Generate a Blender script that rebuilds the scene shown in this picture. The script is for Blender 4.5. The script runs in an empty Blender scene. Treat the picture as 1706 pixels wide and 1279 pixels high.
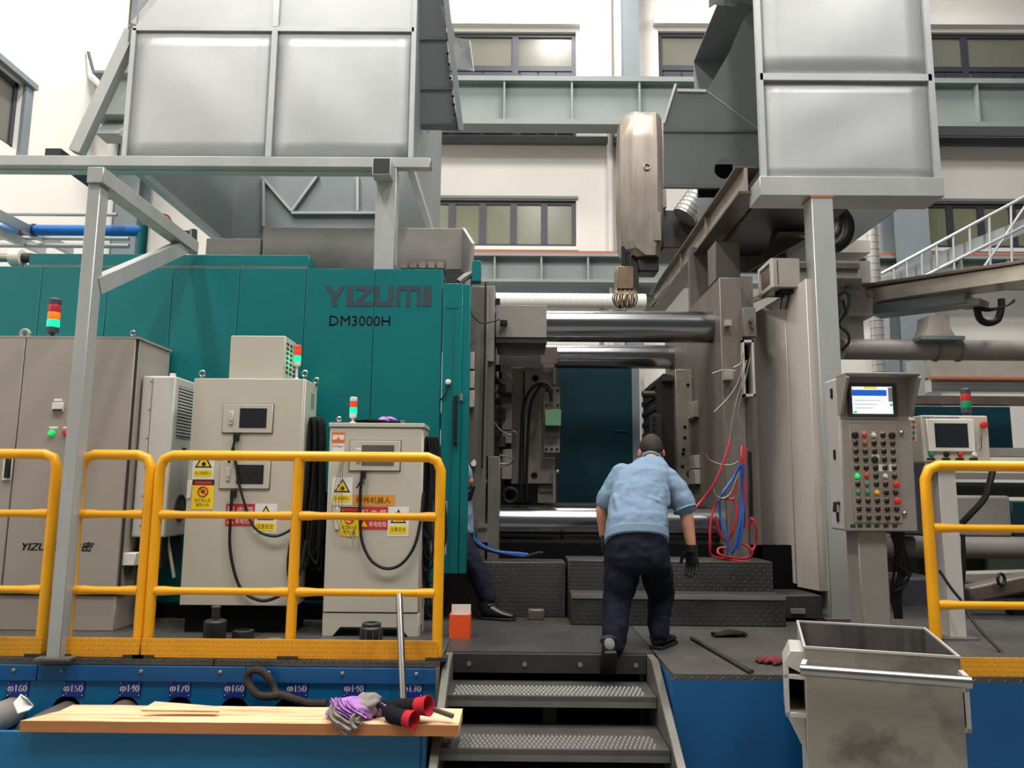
import bpy, bmesh, math, random
from mathutils import Vector, Matrix
random.seed(7)
S = bpy.context.scene
COL = S.collection
R = math.radians

# ------------------------------------------------------------------ camera, world, lights, exposure
F, CX, CY = 1281.0, 853.0, 639.5
YAW, PITCH, ROLL = R(0.35), R(8.0), R(0.49)
CAM = Vector((0, 0, 1.6))
fw = Vector((-math.sin(YAW)*math.cos(PITCH), math.cos(YAW)*math.cos(PITCH), math.sin(PITCH)))
r0 = Vector((math.cos(YAW), math.sin(YAW), 0))
u0 = r0.cross(fw)
rt = r0*math.cos(ROLL) + u0*math.sin(ROLL)
up = u0*math.cos(ROLL) - r0*math.sin(ROLL)
cd = bpy.data.cameras.new('camera'); cam = bpy.data.objects.new('camera', cd); COL.objects.link(cam)
cd.sensor_width = 36.0; cd.lens = F/1706.0*36.0; cd.clip_end = 200
cam.matrix_world = Matrix(((rt.x, up.x, -fw.x, CAM.x), (rt.y, up.y, -fw.y, CAM.y), (rt.z, up.z, -fw.z, CAM.z), (0, 0, 0, 1)))
S.camera = cam
S.view_settings.view_transform = 'Standard'; S.view_settings.look = 'None'
S.view_settings.exposure = -0.12; S.view_settings.gamma = 1.0; S.view_settings.use_curve_mapping = False
W = bpy.data.worlds.new('hall_light'); S.world = W; W.use_nodes = True
W.node_tree.nodes['Background'].inputs[0].default_value = (0.93, 0.96, 1.0, 1)
W.node_tree.nodes['Background'].inputs[1].default_value = 0.14
def area(name, loc, sx, sy, power, col=(1, 0.97, 0.92), rot=(0, 0, 0)):
    d = bpy.data.lights.new(name, 'AREA'); d.shape = 'RECTANGLE'; d.size = sx; d.size_y = sy; d.energy = power; d.color = col
    o = bpy.data.objects.new(name, d); COL.objects.link(o); o.location = loc; o.rotation_euler = rot; return o
# rows of high-bay strip lamps under the hall roof (the lamp bodies are built further down)
LAMPS = [(x, y) for x in (-5.0, 1.0, 7.0) for y in (-1.0, 4.5, 13.2)]
for lx, ly in LAMPS:
    area('high_bay_light', (lx, ly, 14.0), 0.9, 3.0, 800 if ly < 10 else 520)

def ray(px, py):
    return fw + rt*((px-CX)/F) - up*((py-CY)/F)
def at(px, py, Y):                     # point of the plane y = Y
    d = ray(px, py); return CAM + d*(Y/d.y)
def az(px, py, z):                     # point of the plane z = z
    d = ray(px, py); return CAM + d*((z-CAM.z)/d.z)
def ax(px, py, X):
    d = ray(px, py); return CAM + d*(X/d.x)
def rect(p0, q0, p1, q1, Y):           # X range and z range of a rectangle on the plane y = Y
    mx, my = (p0+p1)/2, (q0+q1)/2
    return at(p0, my, Y).x, at(p1, my, Y).x, at(mx, q1, Y).z, at(mx, q0, Y).z

# ------------------------------------------------------------------ materials
def lin(h):
    h = h.lstrip('#'); c = [int(h[i:i+2], 16)/255 for i in (0, 2, 4)]
    return tuple(x/12.92 if x <= .04045 else ((x+.055)/1.055)**2.4 for x in c) + (1,)
MATS = {}
def mat(name, col, rough=0.5, metal=0.0, col2=None, scale=3.0, amount=0.5, stretch=(1, 1, 1), bump=0.0, bscale=40.0,
        rvar=0.0, spec=0.5, tread=0.0, trans=0.0, emit=0.0, detail=4.0, contrast=(0.35, 0.7)):
    m = bpy.data.materials.new(name); m.use_nodes = True; nt = m.node_tree; N = nt.nodes; L = nt.links
    b = N['Principled BSDF']
    b.inputs['Roughness'].default_value = rough; b.inputs['Metallic'].default_value = metal
    b.inputs['Specular IOR Level'].default_value = spec
    b.inputs['Base Color'].default_value = lin(col)
    tc = N.new('ShaderNodeTexCoord')
    if col2:
        mp = N.new('ShaderNodeMapping'); mp.inputs['Scale'].default_value = stretch
        L.new(tc.outputs['Object'], mp.inputs[0])
        n = N.new('ShaderNodeTexNoise'); n.inputs['Scale'].default_value = scale; n.inputs['Detail'].default_value = detail; n.inputs['Roughness'].default_value = .6
        L.new(mp.outputs[0], n.inputs['Vector'])
        r = N.new('ShaderNodeMapRange'); r.inputs[1].default_value = contrast[0]; r.inputs[2].default_value = contrast[1]
        r.inputs[3].default_value = 0; r.inputs[4].default_value = amount
        L.new(n.outputs[0], r.inputs[0])
        mx = N.new('ShaderNodeMix'); mx.data_type = 'RGBA'
        mx.inputs[6].default_value = lin(col); mx.inputs[7].default_value = lin(col2)
        L.new(r.outputs[0], mx.inputs[0]); L.new(mx.outputs[2], b.inputs['Base Color'])
        if rvar:
            r2 = N.new('ShaderNodeMapRange'); r2.inputs[3].default_value = rough-rvar; r2.inputs[4].default_value = rough+rvar
            L.new(n.outputs[0], r2.inputs[0]); L.new(r2.outputs[0], b.inputs['Roughness'])
    if bump:
        n2 = N.new('ShaderNodeTexNoise'); n2.inputs['Scale'].default_value = bscale; n2.inputs['Detail'].default_value = 3
        L.new(tc.outputs['Object'], n2.inputs['Vector'])
        bp = N.new('ShaderNodeBump'); bp.inputs['Strength'].default_value = bump; bp.inputs['Distance'].default_value = .02
        L.new(n2.outputs[0], bp.inputs['Height']); L.new(bp.outputs[0], b.inputs['Normal'])
    if tread:                          # raised lugs of chequer plate, alternating at 45 degrees
        geo = N.new('ShaderNodeNewGeometry'); sx = N.new('ShaderNodeSeparateXYZ'); L.new(geo.outputs['Position'], sx.inputs[0])
        def M(op, a, c=None, d=None):
            k = N.new('ShaderNodeMath'); k.operation = op
            for i, q in enumerate((a, c, d)):
                if q is None: continue
                if isinstance(q, (int, float)): k.inputs[i].default_value = q
                else: L.new(q, k.inputs[i])
            return k.outputs[0]
        u = M('MULTIPLY', sx.outputs[0], tread)
        v = M('MULTIPLY', M('ADD', sx.outputs[1], sx.outputs[2]), tread)
        par = M('MODULO', M('ADD', M('ADD', M('FLOOR', u), M('FLOOR', v)), 2000.0), 2.0)
        fu = M('SUBTRACT', M('FRACT', u), .5); fv = M('SUBTRACT', M('FRACT', v), .5)
        a = M('ADD', fu, fv); c = M('SUBTRACT', fu, fv)
        p = M('ADD', M('MULTIPLY', a, par), M('MULTIPLY', c, M('SUBTRACT', 1.0, par)))
        q = M('ADD', M('MULTIPLY', c, par), M('MULTIPLY', a, M('SUBTRACT', 1.0, par)))
        e = M('ADD', M('POWER', M('ABSOLUTE', M('DIVIDE', p, .62)), 2.0), M('POWER', M('ABSOLUTE', M('DIVIDE', q, .16)), 2.0))
        h = M('MAXIMUM', M('SUBTRACT', 1.0, e), 0.0)
        bp = N.new('ShaderNodeBump'); bp.inputs['Strength'].default_value = .8; bp.inputs['Distance'].default_value = .006
        L.new(h, bp.inputs['Height']); L.new(bp.outputs[0], b.inputs['Normal'])
    if trans: b.inputs['Transmission Weight'].default_value = trans
    if emit:
        b.inputs['Emission Color'].default_value = lin(col); b.inputs['Emission Strength'].default_value = emit
    MATS[name] = m; return m

mat('wall_paint', '#eae6e0', .8, col2='#d8d2c8', scale=.35, amount=.5, spec=.2)
mat('sill_white', '#e6e4e0', .7, spec=.2)
mat('concrete', '#8a8a86', .7, col2='#5c5b57', scale=1.2, amount=.8)
mat('ceiling_sheet', '#c9cdd0', .7)
mat('beam_grey', '#87908e', .55, col2='#707a78', scale=1.0, amount=.5)
mat('column_grey', '#7d878c', .5, col2='#6c757a', scale=.8, amount=.6)
mat('rail_red', '#a85c40', .6)
mat('frame_dark', '#3a3c46', .45)
mat('window_glass', '#6f6e66', .22, col2='#7f7c70', scale=.5, amount=.7, spec=.35)
mat('window_glass_low', '#83856e', .22, col2='#6e705f', scale=.7, amount=.8, spec=.35)
mat('dark_channel', '#55565a', .55)
mat('pipe_white', '#d6d2cc', .5)
mat('galv', '#b9bcbc', .42, .35, col2='#9da2a3', scale=1.6, amount=.7, bump=.08, bscale=5, rvar=.08)
mat('galv_sheet', '#b4b6b7', .48, .35, col2='#a4a7a8', scale=1.1, amount=.7, bump=.10, bscale=2.2, rvar=.06)
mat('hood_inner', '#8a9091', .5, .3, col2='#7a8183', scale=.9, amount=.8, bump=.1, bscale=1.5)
mat('galv_tube', '#b0b2b0', .42, .30, col2='#969b99', scale=2.5, amount=.7, stretch=(1, 1, .3), bump=.05, bscale=20)
mat('tube_dark', '#1d2122', .6)
mat('teal', '#006a6d', .38, col2='#005f63', scale=.6, amount=.6, spec=.4)
mat('teal_dark', '#063640', .4, col2='#052c36', scale=.8, amount=.6, spec=.4)
mat('teal_seam', '#035055', .6)
mat('logo_dark', '#2e3a44', .5)
mat('machine_grey', '#8a8580', .5, col2='#77736e', scale=2.2, amount=.7, bump=.04)
mat('platen', '#736e68', .5, .15, col2='#4e4843', scale=2.6, amount=.8, stretch=(1, 1, .4), bump=.05)
mat('platen_stain', '#6c6560', .55, .1, col2='#54433d', scale=3.0, amount=.7, stretch=(1, 1, .3))
mat('cover_panel', '#bdb5ae', .5, .05, col2='#95796a', scale=1.6, amount=.75, stretch=(1.6, 1, .35), contrast=(.5, .8))
mat('die_steel', '#8d877e', .45, .35, col2='#6b625a', scale=4, amount=.8)
mat('die_dark', '#332d2b', .45, .4, col2='#221e1d', scale=6, amount=.8)
mat('chrome', '#98989a', .2, 1.0, col2='#6e6e70', scale=1.5, amount=.5, stretch=(.3, 6, 6))
mat('chrome_dull', '#a9a8a6', .26, 1.0, col2='#8b8985', scale=5, amount=.5)
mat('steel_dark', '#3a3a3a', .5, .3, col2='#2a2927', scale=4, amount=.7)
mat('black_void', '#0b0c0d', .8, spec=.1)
mat('stainless', '#a89f95', .36, .7, col2='#75695e', scale=2.5, amount=.9, stretch=(2.2, 2.2, .25), rvar=.1)
mat('stainless_dirty', '#93806c', .4, .5, col2='#6d5846', scale=5, amount=.8)
mat('cab_grey', '#9b938b', .5, col2='#938b83', scale=.8, amount=.6, spec=.35)
mat('cab_beige', '#bcb7ab', .48, col2='#b2ad a1'.replace(' ', ''), scale=.8, amount=.6, spec=.35)
mat('cab_light', '#bfbcb6', .5)
mat('grille_dark', '#4c4b49', .6)
mat('seam_dark', '#2c2a29', .7)
mat('yellow', '#f0a800', .38, col2='#d08e08', scale=3, amount=.5, spec=.5)
mat('yellow_plate', '#e0990a', .45, col2='#a8720e', scale=2.2, amount=.7, tread=40.0, contrast=(.45, .8))
mat('deck', '#565350', .42, .25, col2='#3f3c39', scale=1.6, amount=.9, tread=24.0)
mat('deck_dark', '#444341', .45, .25, col2='#302f2e', scale=2.0, amount=.9, tread=34.0)
mat('deck_edge', '#7e7a74', .5, .3)
mat('tread_steel', '#5c5a57', .4, .4, col2='#403e3b', scale=2.5, amount=.8)
mat('lug_steel', '#74716d', .38, .5)
mat('stringer', '#77756f', .42, .4, col2='#5b5853', scale=3, amount=.8)
mat('blue', '#04528a', .42, col2='#044878', scale=1.2, amount=.7, spec=.4)
mat('blue_light', '#0a6590', .42, col2='#08567e', scale=.9, amount=.7, spec=.4)
mat('blue_sign', '#142a80', .5)
mat('sign_white', '#e9e9e6', .6)
mat('paper', '#bfc2be', .8)
mat('print_white', '#dcdcda', .6)
mat('print_black', '#17171a', .6)
mat('print_yellow', '#efcf12', .55)
mat('print_red', '#c4202a', .55)
mat('print_orange', '#d8912a', .55)
mat('print_orange_red', '#e0702a', .55)
mat('screen_dark', '#23272b', .2)
mat('glass_grey', '#4f504c', .15, col2='#6a6a5e', scale=3, amount=.7)
mat('rubber', '#17181a', .55, spec=.3)
mat('rubber_grey', '#3c3c3e', .5)
mat('wire_braid', '#837c74', .4, .5)
mat('drip_green', '#a8cbb8', .5)
mat('hose_red', '#b01c30', .45)
mat('hose_blue', '#1753a0', .45)
mat('pipe_blue', '#0a70c8', .4)
mat('hose_orange', '#d8542c', .5)
mat('white_plastic', '#d5d2c8', .45)
mat('tower_red', '#b82c2c', .3); mat('tower_amber', '#e07818', .3, emit=.35); mat('tower_green', '#10c890', .3, emit=1.3)
mat('tower_red_lit', '#e0482c', .3, emit=.25); mat('tower_green_dim', '#0d8a5c', .3)
mat('lamp_green', '#18c860', .3, emit=.8)
mat('brown_lens', '#3a2620', .3)
mat('wood', '#dfc09a', .65, col2='#a9774c', scale=5, amount=.9, stretch=(.35, 5, 5), spec=.2, contrast=(.45, .7), detail=7.0)
mat('wood_side', '#b67a4e', .65, col2='#a0663c', scale=3.5, amount=.8, stretch=(.25, 6, 6), spec=.2)
mat('cloth_purple', '#a876b8', .9, spec=.1, bump=.2, bscale=60)
mat('cloth_grey', '#8a837c', .9, spec=.1, bump=.3, bscale=60)
mat('cloth_black', '#1c1b20', .9, spec=.1, bump=.3, bscale=50)
mat('glove_red', '#b0222e', .8, spec=.2)
mat('glove_maroon', '#6a2c30', .85, spec=.2, col2='#4a2022', scale=12, amount=.8)
mat('glove_olive', '#2a2a1e', .9, spec=.1, col2='#1c1c16', scale=15, amount=.8)
mat('box_orange', '#e8521a', .5)
mat('box_inside', '#cfc8bf', .6)
mat('skin', '#b98468', .5, col2='#a8705a', scale=8, amount=.5)
mat('skin_ear', '#bf7f66', .5)
mat('hair', '#2a2321', .7, col2='#4a3d36', scale=14, amount=.6, bump=.5, bscale=160, spec=.25)
mat('shirt', '#74899f', .85, spec=.15, col2='#6a7f98', scale=4, amount=.5, bump=.3, bscale=8)
mat('trousers', '#151926', .85, spec=.15, bump=.5, bscale=10, col2='#0c0d13', scale=5, amount=.6)
mat('trousers_navy', '#1a1e2b', .85, spec=.15)
mat('shoe', '#18181a', .4, spec=.5)
mat('shoe_heel', '#3a3a3c', .3, spec=.6)
mat('bin_steel', '#8d867c', .45, .35, col2='#4d4740', scale=3.6, amount=.7, contrast=(.5, .66), rvar=.06, detail=6.0)
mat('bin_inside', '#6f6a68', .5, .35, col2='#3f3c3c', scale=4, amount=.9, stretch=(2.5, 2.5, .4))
mat('bin_light', '#b4b0ab', .5, .3)
mat('sling', '#3d342e', .85, col2='#241f1c', scale=14, amount=.9, spec=.2)
mat('cement', '#9a948b', .7, col2='#7f7a72', scale=3, amount=.6)
mat('console', '#8f8a84', .45, .1, col2='#7d7872', scale=2, amount=.6)
mat('console_side', '#aba7a3', .5)
mat('console_plate', '#938a7f', .5, col2='#84705f', scale=6, amount=.7)
mat('screen_white', '#e8ecf4', .4, emit=1.0); mat('screen_blue', '#1c5fc8', .4, emit=.9)
mat('screen_yellow', '#e8d24a', .4, emit=.9); mat('screen_green', '#3cc83c', .4, emit=.9)
mat('button_red', '#c82c2a', .4); mat('button_black', '#161513', .4); mat('button_white', '#d8d4cc', .4)
mat('button_green', '#2a7a60', .4); mat('button_yellow', '#e6b41c', .4); mat('button_brown', '#8a5034', .5)
mat('lime_block', '#6f9a78', .5, col2='#5c8468', scale=8, amount=.6)
mat('launder', '#b5aca1', .4, .4, col2='#8d857b', scale=3, amount=.7)
mat('duct', '#c9c8c6', .3, .7, col2='#b0afad', scale=2, amount=.5)
mat('brown_steel', '#6e625c', .45, .4, col2='#56493f', scale=4, amount=.7)
mat('lamp_glow', '#fff8ea', .5, emit=14.0)

# ------------------------------------------------------------------ mesh builder
ORG = {}
class MB:
    def __init__(s): s.v = []; s.f = []
    def add(s, v, f):
        n = len(s.v); s.v += [Vector(p) for p in v]; s.f += [tuple(i+n for i in q) for q in f]; return s
    def box(s, x0, x1, y0, y1, z0, z1):
        v = [(x, y, z) for z in (z0, z1) for y in (y0, y1) for x in (x0, x1)]
        return s.add(v, [(0, 2, 3, 1), (4, 5, 7, 6), (0, 1, 5, 4), (2, 6, 7, 3), (0, 4, 6, 2), (1, 3, 7, 5)])
    def fbox(s, p0, q0, p1, q1, Y0, Y1):
        x0, x1, z0, z1 = rect(p0, q0, p1, q1, Y0); return s.box(x0, x1, Y0, Y1, z0, z1)
    def prism(s, poly, axis, a, b):
        n = len(poly)
        def pt(u, w, t): return (t, u, w) if axis == 'x' else (u, t, w) if axis == 'y' else (u, w, t)
        v = [pt(u, w, a) for u, w in poly] + [pt(u, w, b) for u, w in poly]
        f = [tuple(range(n)), tuple(range(2*n-1, n-1, -1))] + [(i, i+n, (i+1) % n+n, (i+1) % n) for i in range(n)]
        return s.add(v, f)
    def beam(s, p0, p1, w, h, upv=(0, 0, 1)):
        p0, p1 = Vector(p0), Vector(p1); d = (p1-p0).normalized(); sd = d.cross(Vector(upv))
        if sd.length < 1e-4: sd = d.cross(Vector((0, 1, 0)))
        sd.normalize(); u = sd.cross(d)
        v = []
        for p in (p0, p1):
            v += [p-sd*w/2-u*h/2, p+sd*w/2-u*h/2, p+sd*w/2+u*h/2, p-sd*w/2+u*h/2]
        return s.add(v, [(0, 1, 2, 3), (7, 6, 5, 4), (0, 4, 5, 1), (1, 5, 6, 2), (2, 6, 7, 3), (3, 7, 4, 0)])
    def tube(s, pts, r, n=8, cap=True):
        pts = [Vector(p) for p in pts]; k = len(pts); rs = r if isinstance(r, (list, tuple)) else [r]*k
        t0 = (pts[1]-pts[0]).normalized(); a = Vector((0, 0, 1)) if abs(t0.z) < .9 else Vector((1, 0, 0))
        nrm = t0.cross(a).normalized(); base = len(s.v); prev = t0
        for i, p in enumerate(pts):
            t = (pts[min(i+1, k-1)]-pts[max(i-1, 0)]).normalized()
            if prev.cross(t).length > 1e-6: nrm = prev.rotation_difference(t) @ nrm
            nrm = (nrm - t*nrm.dot(t)).normalized(); bn = t.cross(nrm); prev = t
            for j in range(n):
                q = 2*math.pi*j/n; s.v.append(p+(nrm*math.cos(q)+bn*math.sin(q))*rs[i])
        for i in range(k-1):
            for j in range(n):
                A = base+i*n; s.f.append((A+j, A+(j+1) % n, A+n+(j+1) % n, A+n+j))
        if cap:
            s.f.append(tuple(base+j for j in range(n-1, -1, -1))); s.f.append(tuple(base+(k-1)*n+j for j in range(n)))
        return s
    def cyl(s, p0, p1, r0, r1=None, n=20): return s.tube([p0, p1], [r0, r0 if r1 is None else r1], n)
    def lathe(s, prof, o, d=(0, 0, 1), n=20):
        o, d = Vector(o), Vector(d).normalized(); a = Vector((1, 0, 0)) if abs(d.x) < .9 else Vector((0, 0, 1))
        x = d.cross(a).normalized(); y = d.cross(x); base = len(s.v)
        for r, h in prof:
            for j in range(n):
                q = 2*math.pi*j/n; s.v.append(o+d*h+(x*math.cos(q)+y*math.sin(q))*max(r, 1e-4))
        for i in range(len(prof)-1):
            for j in range(n):
                A = base+i*n; s.f.append((A+j, A+(j+1) % n, A+n+(j+1) % n, A+n+j))
        s.f.append(tuple(base+j for j in range(n-1, -1, -1))); s.f.append(tuple(base+(len(prof)-1)*n+j for j in range(n)))
        return s
    def torus(s, c, nrm, Rr, r, n=20, m=8, a0=0, a1=2*math.pi, ref=None):
        c, d = Vector(c), Vector(nrm).normalized(); a = Vector(ref) if ref else (Vector((1, 0, 0)) if abs(d.x) < .9 else Vector((0, 0, 1)))
        x = (a-d*a.dot(d)).normalized(); y = d.cross(x); full = abs(a1-a0-2*math.pi) < 1e-6
        pts = [c+(x*math.cos(a0+(a1-a0)*i/n)+y*math.sin(a0+(a1-a0)*i/n))*Rr for i in range(n+1)]
        return s.tube(pts, r, m, not full)
    def ball(s, c, r, n=14, m=9):
        rx, ry, rz = (r, r, r) if not isinstance(r, (tuple, list)) else r; c = Vector(c); base = len(s.v)
        for i in range(m+1):
            a = math.pi*i/m
            for j in range(n):
                q = 2*math.pi*j/n; sa = max(math.sin(a), 1e-3)
                s.v.append(c+Vector((rx*sa*math.cos(q), ry*sa*math.sin(q), rz*math.cos(a))))
        for i in range(m):
            for j in range(n):
                A = base+i*n; s.f.append((A+j, A+n+j, A+n+(j+1) % n, A+(j+1) % n))
        s.f.append(tuple(base+j for j in range(n))); s.f.append(tuple(base+m*n+j for j in range(n-1, -1, -1)))
        return s
    def loft(s, rings):                # rings: lists of points, same count
        n = len(rings[0]); base = len(s.v)
        for rg in rings: s.v += [Vector(p) for p in rg]
        for i in range(len(rings)-1):
            for j in range(n):
                A = base+i*n; s.f.append((A+j, A+(j+1) % n, A+n+(j+1) % n, A+n+j))
        s.f.append(tuple(base+j for j in range(n-1, -1, -1))); s.f.append(tuple(base+(len(rings)-1)*n+j for j in range(n)))
        return s
    def plate(s, pts, thick):          # flat polygon given by 3D points, thickened along its normal
        pts = [Vector(p) for p in pts]; n = len(pts); nv = Vector((0, 0, 0))
        for i in range(n): nv += pts[i].cross(pts[(i+1) % n])
        nv.normalize(); v = pts+[p+nv*thick for p in pts]
        return s.add(v, [tuple(range(n-1, -1, -1)), tuple(range(n, 2*n))]+[(i, (i+1) % n, (i+1) % n+n, i+n) for i in range(n)])
    def build(s, name, m, parent=None, bevel=0.0, seg=1, local=False, smooth=35, sub=0):
        me = bpy.data.meshes.new(name)
        if parent is not None:
            o0 = Vector((0, 0, 0)) if local else ORG[parent.name]
        else:
            xs = [p.x for p in s.v]; ys = [p.y for p in s.v]; zs = [p.z for p in s.v]
            o0 = Vector(((min(xs)+max(xs))/2, (min(ys)+max(ys))/2, min(zs)))
        me.from_pydata([p-o0 for p in s.v], [], s.f)
        b = bmesh.new(); b.from_mesh(me); bmesh.ops.recalc_face_normals(b, faces=b.faces); b.to_mesh(me); b.free()
        if smooth: me.shade_smooth(); me.set_sharp_from_angle(angle=R(smooth))
        me.materials.append(MATS[m] if isinstance(m, str) else m)
        o = bpy.data.objects.new(name, me); COL.objects.link(o)
        if parent is not None: o.parent = parent; ORG[o.name] = ORG[parent.name]
        else: o.location = o0; ORG[o.name] = o0
        if bevel:
            k = o.modifiers.new('bevel', 'BEVEL'); k.width = bevel; k.segments = seg; k.limit_method = 'ANGLE'; k.angle_limit = R(40)
        if sub:
            k = o.modifiers.new('subdivision', 'SUBSURF'); k.levels = sub; k.render_levels = sub
        return o
def cr(pts, n=6):                      # smooth curve through points
    P = [Vector(p) for p in pts]; P = [P[0]*2-P[1]]+P+[P[-1]*2-P[-2]]; out = []
    for i in range(1, len(P)-2):
        a, b, c, d = P[i-1:i+3]
        for k in range(n):
            t = k/n; out.append(.5*((2*b)+(c-a)*t+(2*a-5*b+4*c-d)*t*t+(3*b-a-3*c+d)*t**3))
    out.append(P[-2]); return out
def thing(name, loc, label=None, cat=None, group=None, rz=0.0):
    o = bpy.data.objects.new(name, None); o.empty_display_size = .1; COL.objects.link(o)
    o.location = loc; o.rotation_euler = (0, 0, rz); ORG[o.name] = Vector(loc)
    if label: tag(o, label, cat, group)
    return o
def tag(o, label=None, cat=None, group=None, kind=None):
    if label: o['label'] = label
    if cat: o['category'] = cat
    if group: o['group'] = group
    if kind: o['kind'] = kind
    return o
def dup(o, parent=None, off=(0, 0, 0)):
    c = o.copy(); COL.objects.link(c); c.parent = parent
    c.location = o.location + Vector(off); return c
TEXTS = {}
def text_mesh(txt):
    if txt in TEXTS: return TEXTS[txt]
    cu = bpy.data.curves.new('lettering', 'FONT'); cu.body = txt; cu.size = 1.0; cu.resolution_u = 2
    to = bpy.data.objects.new('lettering', cu); COL.objects.link(to)
    bpy.context.view_layer.update()
    dg = bpy.context.evaluated_depsgraph_get(); me = bpy.data.meshes.new_from_object(to.evaluated_get(dg))
    v = [p.co.copy() for p in me.vertices]; f = [tuple(p.vertices) for p in me.polygons]
    bpy.data.objects.remove(to); bpy.data.curves.remove(cu); bpy.data.meshes.remove(me)
    TEXTS[txt] = (v, f); return TEXTS[txt]
def text(txt, x0, x1, z0, z1, Y, m, parent, name='lettering', shear=0.0, bold=0.0):   # flat lettering on a plane facing the viewer's side
    v, f = text_mesh(txt)
    if not v: return None
    a0, a1 = min(p.x for p in v), max(p.x for p in v); b0, b1 = min(p.y for p in v), max(p.y for p in v)
    mb = MB()
    for k in ([0] if not bold else [-bold, 0, bold]):
        vv = []
        for p in v:
            t = (p.y-b0)/(b1-b0)
            vv.append((x0+(x1-x0)*(p.x-a0)/(a1-a0)+shear*t+k, Y-.0004*(k != 0), z0+(z1-z0)*t))
        mb.add(vv, f)
    return mb.build(name, m, parent, smooth=0)
def textp(txt, p0, q0, p1, q1, Y, m, parent, **k):
    x0, x1, z0, z1 = rect(p0, q0, p1, q1, Y); return text(txt, x0, x1, z0, z1, Y, m, parent, **k)

# ------------------------------------------------------------------ setting: hall shell
PZ = 0.65                                   # platform height
WY = 16.0
def struct(o): o['kind'] = 'structure'; return o
struct(MB().box(-9.2, 15, -8, 16.4, -.12, 0).build('floor', 'concrete'))
struct(MB().box(-9.2, 15, -8, 16.4, 15.0, 15.2).build('ceiling', 'ceiling_sheet'))
def walled(x0, x1, z0, z1, holes, make):
    xs = sorted({x0, x1}|{h[0] for h in holes}|{h[1] for h in holes}); zs = sorted({z0, z1}|{h[2] for h in holes}|{h[3] for h in holes})
    for i in range(len(xs)-1):
        for j in range(len(zs)-1):
            cx, cz = (xs[i]+xs[i+1])/2, (zs[j]+zs[j+1])/2
            if not any(h[0] < cx < h[1] and h[2] < cz < h[3] for h in holes): make(xs[i], xs[i+1], zs[j], zs[j+1])
WIN_U = [rect(590, 52, 960, 226, WY), rect(1098, 52, 1370, 226, WY), rect(1500, 54, 1790, 228, WY)]
WIN_L = [rect(520, 331, 960, 410, WY), rect(1535, 337, 1850, 414, WY)]
mb = MB(); walled(-9.2, 15, 0, 15, [w for w in WIN_U+WIN_L], lambda a, b, c, d: mb.box(a, b, WY, WY+.25, c, d))
struct(mb.build('wall_back', 'wall_paint', smooth=0))
LX = -8.45
g0, g1 = ax(2, 150, LX), ax(38, 150, LX)
wl = (10.6, g1.y, ax(36, 232, LX).z-.25, ax(36, 138, LX).z)
mb = MB(); walled(-8, 16.0, 0, 15, [wl], lambda a, b, c, d: mb.box(LX-.25, LX, a, b, c, d))
struct(mb.build('wall_left', 'wall_paint', smooth=0))

def window(n, w, cols, split, glass):       # cols: fractions of the width where mullions stand
    x0, x1, z0, z1 = w; t = struct(thing('window_%d' % n, ((x0+x1)/2, WY, z0)))
    fr = MB(); q = .09
    fr.box(x0, x1, WY+.08, WY+.16, z0, z0+q); fr.box(x0, x1, WY+.08, WY+.16, z1-q, z1)
    fr.box(x0, x0+q, WY+.08, WY+.16, z0+q, z1-q); fr.box(x1-q, x1, WY+.08, WY+.16, z0+q, z1-q)
    fr.build('window_frame', 'frame_dark', t)
    xs = [x0]+[x0+(x1-x0)*c for c in cols]+[x1]
    for c in xs[1:-1]: MB().box(c-.07, c+.07, WY+.07, WY+.16, z0+q, z1-q).build('mullion', 'frame_dark', t)
    zr = [z0, z1]
    if split:
        zm = z0+(z1-z0)*split; zr = [z0, zm, z1]
        MB().box(x0+q, x1-q, WY+.075, WY+.16, zm-.06, zm+.06).build('transom', 'frame_dark', t)
    for i in range(len(xs)-1):
        for j in range(len(zr)-1):
            a, b, c, d = xs[i]+.05, xs[i+1]-.05, zr[j]+.04, zr[j+1]-.04
            MB().box(a, b, WY+.12, WY+.14, c, d).build('pane', glass, t)
            if split and j == 0:            # sliding sashes in the lower band
                for k in range(3):
                    s0 = a+(b-a)*(.06+.32*k); s1 = s0+(b-a)*.29; m = MB()
                    for (e0, e1, h0, h1) in ((s0, s1, c+.06, c+.16), (s0, s1, d-.18, d-.06), (s0, s0+.07, c+.16, d-.18), (s1-.07, s1, c+.16, d-.18)):
                        m.box(e0, e1, WY+.06, WY+.11, h0, h1)
                    m.build('sash', 'frame_dark', t)
    return t
window(1, WIN_U[0], [.27, .725], .66, 'window_glass')
window(2, WIN_U[1], [.38, .72], .66, 'window_glass')
window(3, WIN_U[2], [.395, .8], .66, 'window_glass')
window(4, WIN_L[0], [.165, .288, .41, .528, .645, .763, .88], 0, 'window_glass_low')
window(5, WIN_L[1], [.165, .33, .5, .665, .83], 0, 'window_glass_low')
# window in the side wall
y0, y1, z0, z1 = wl; t = struct(thing('window_6', (LX, (y0+y1)/2, z0)))
fr = MB()
for a, b, c, d in ((y0, y1, z0, z0+.08), (y0, y1, z1-.08, z1), (y0, y0+.08, z0, z1), (y1-.08, y1, z0, z1)): fr.box(LX-.16, LX-.08, a, b, c, d)
fr.build('window_frame', 'frame_dark', t)
MB().box(LX-.14, LX-.12, y0+.04, y1-.04, z0+.04, z1-.04).build('pane', 'window_glass', t)
hd = MB().box(LX, LX+.12, y0-.1, y1+.22, z1, z1+.1); hd.box(LX, LX+.06, y1, y1+.2, z0-.1, z1); hd.build('window_surround', 'column_grey', t)
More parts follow.
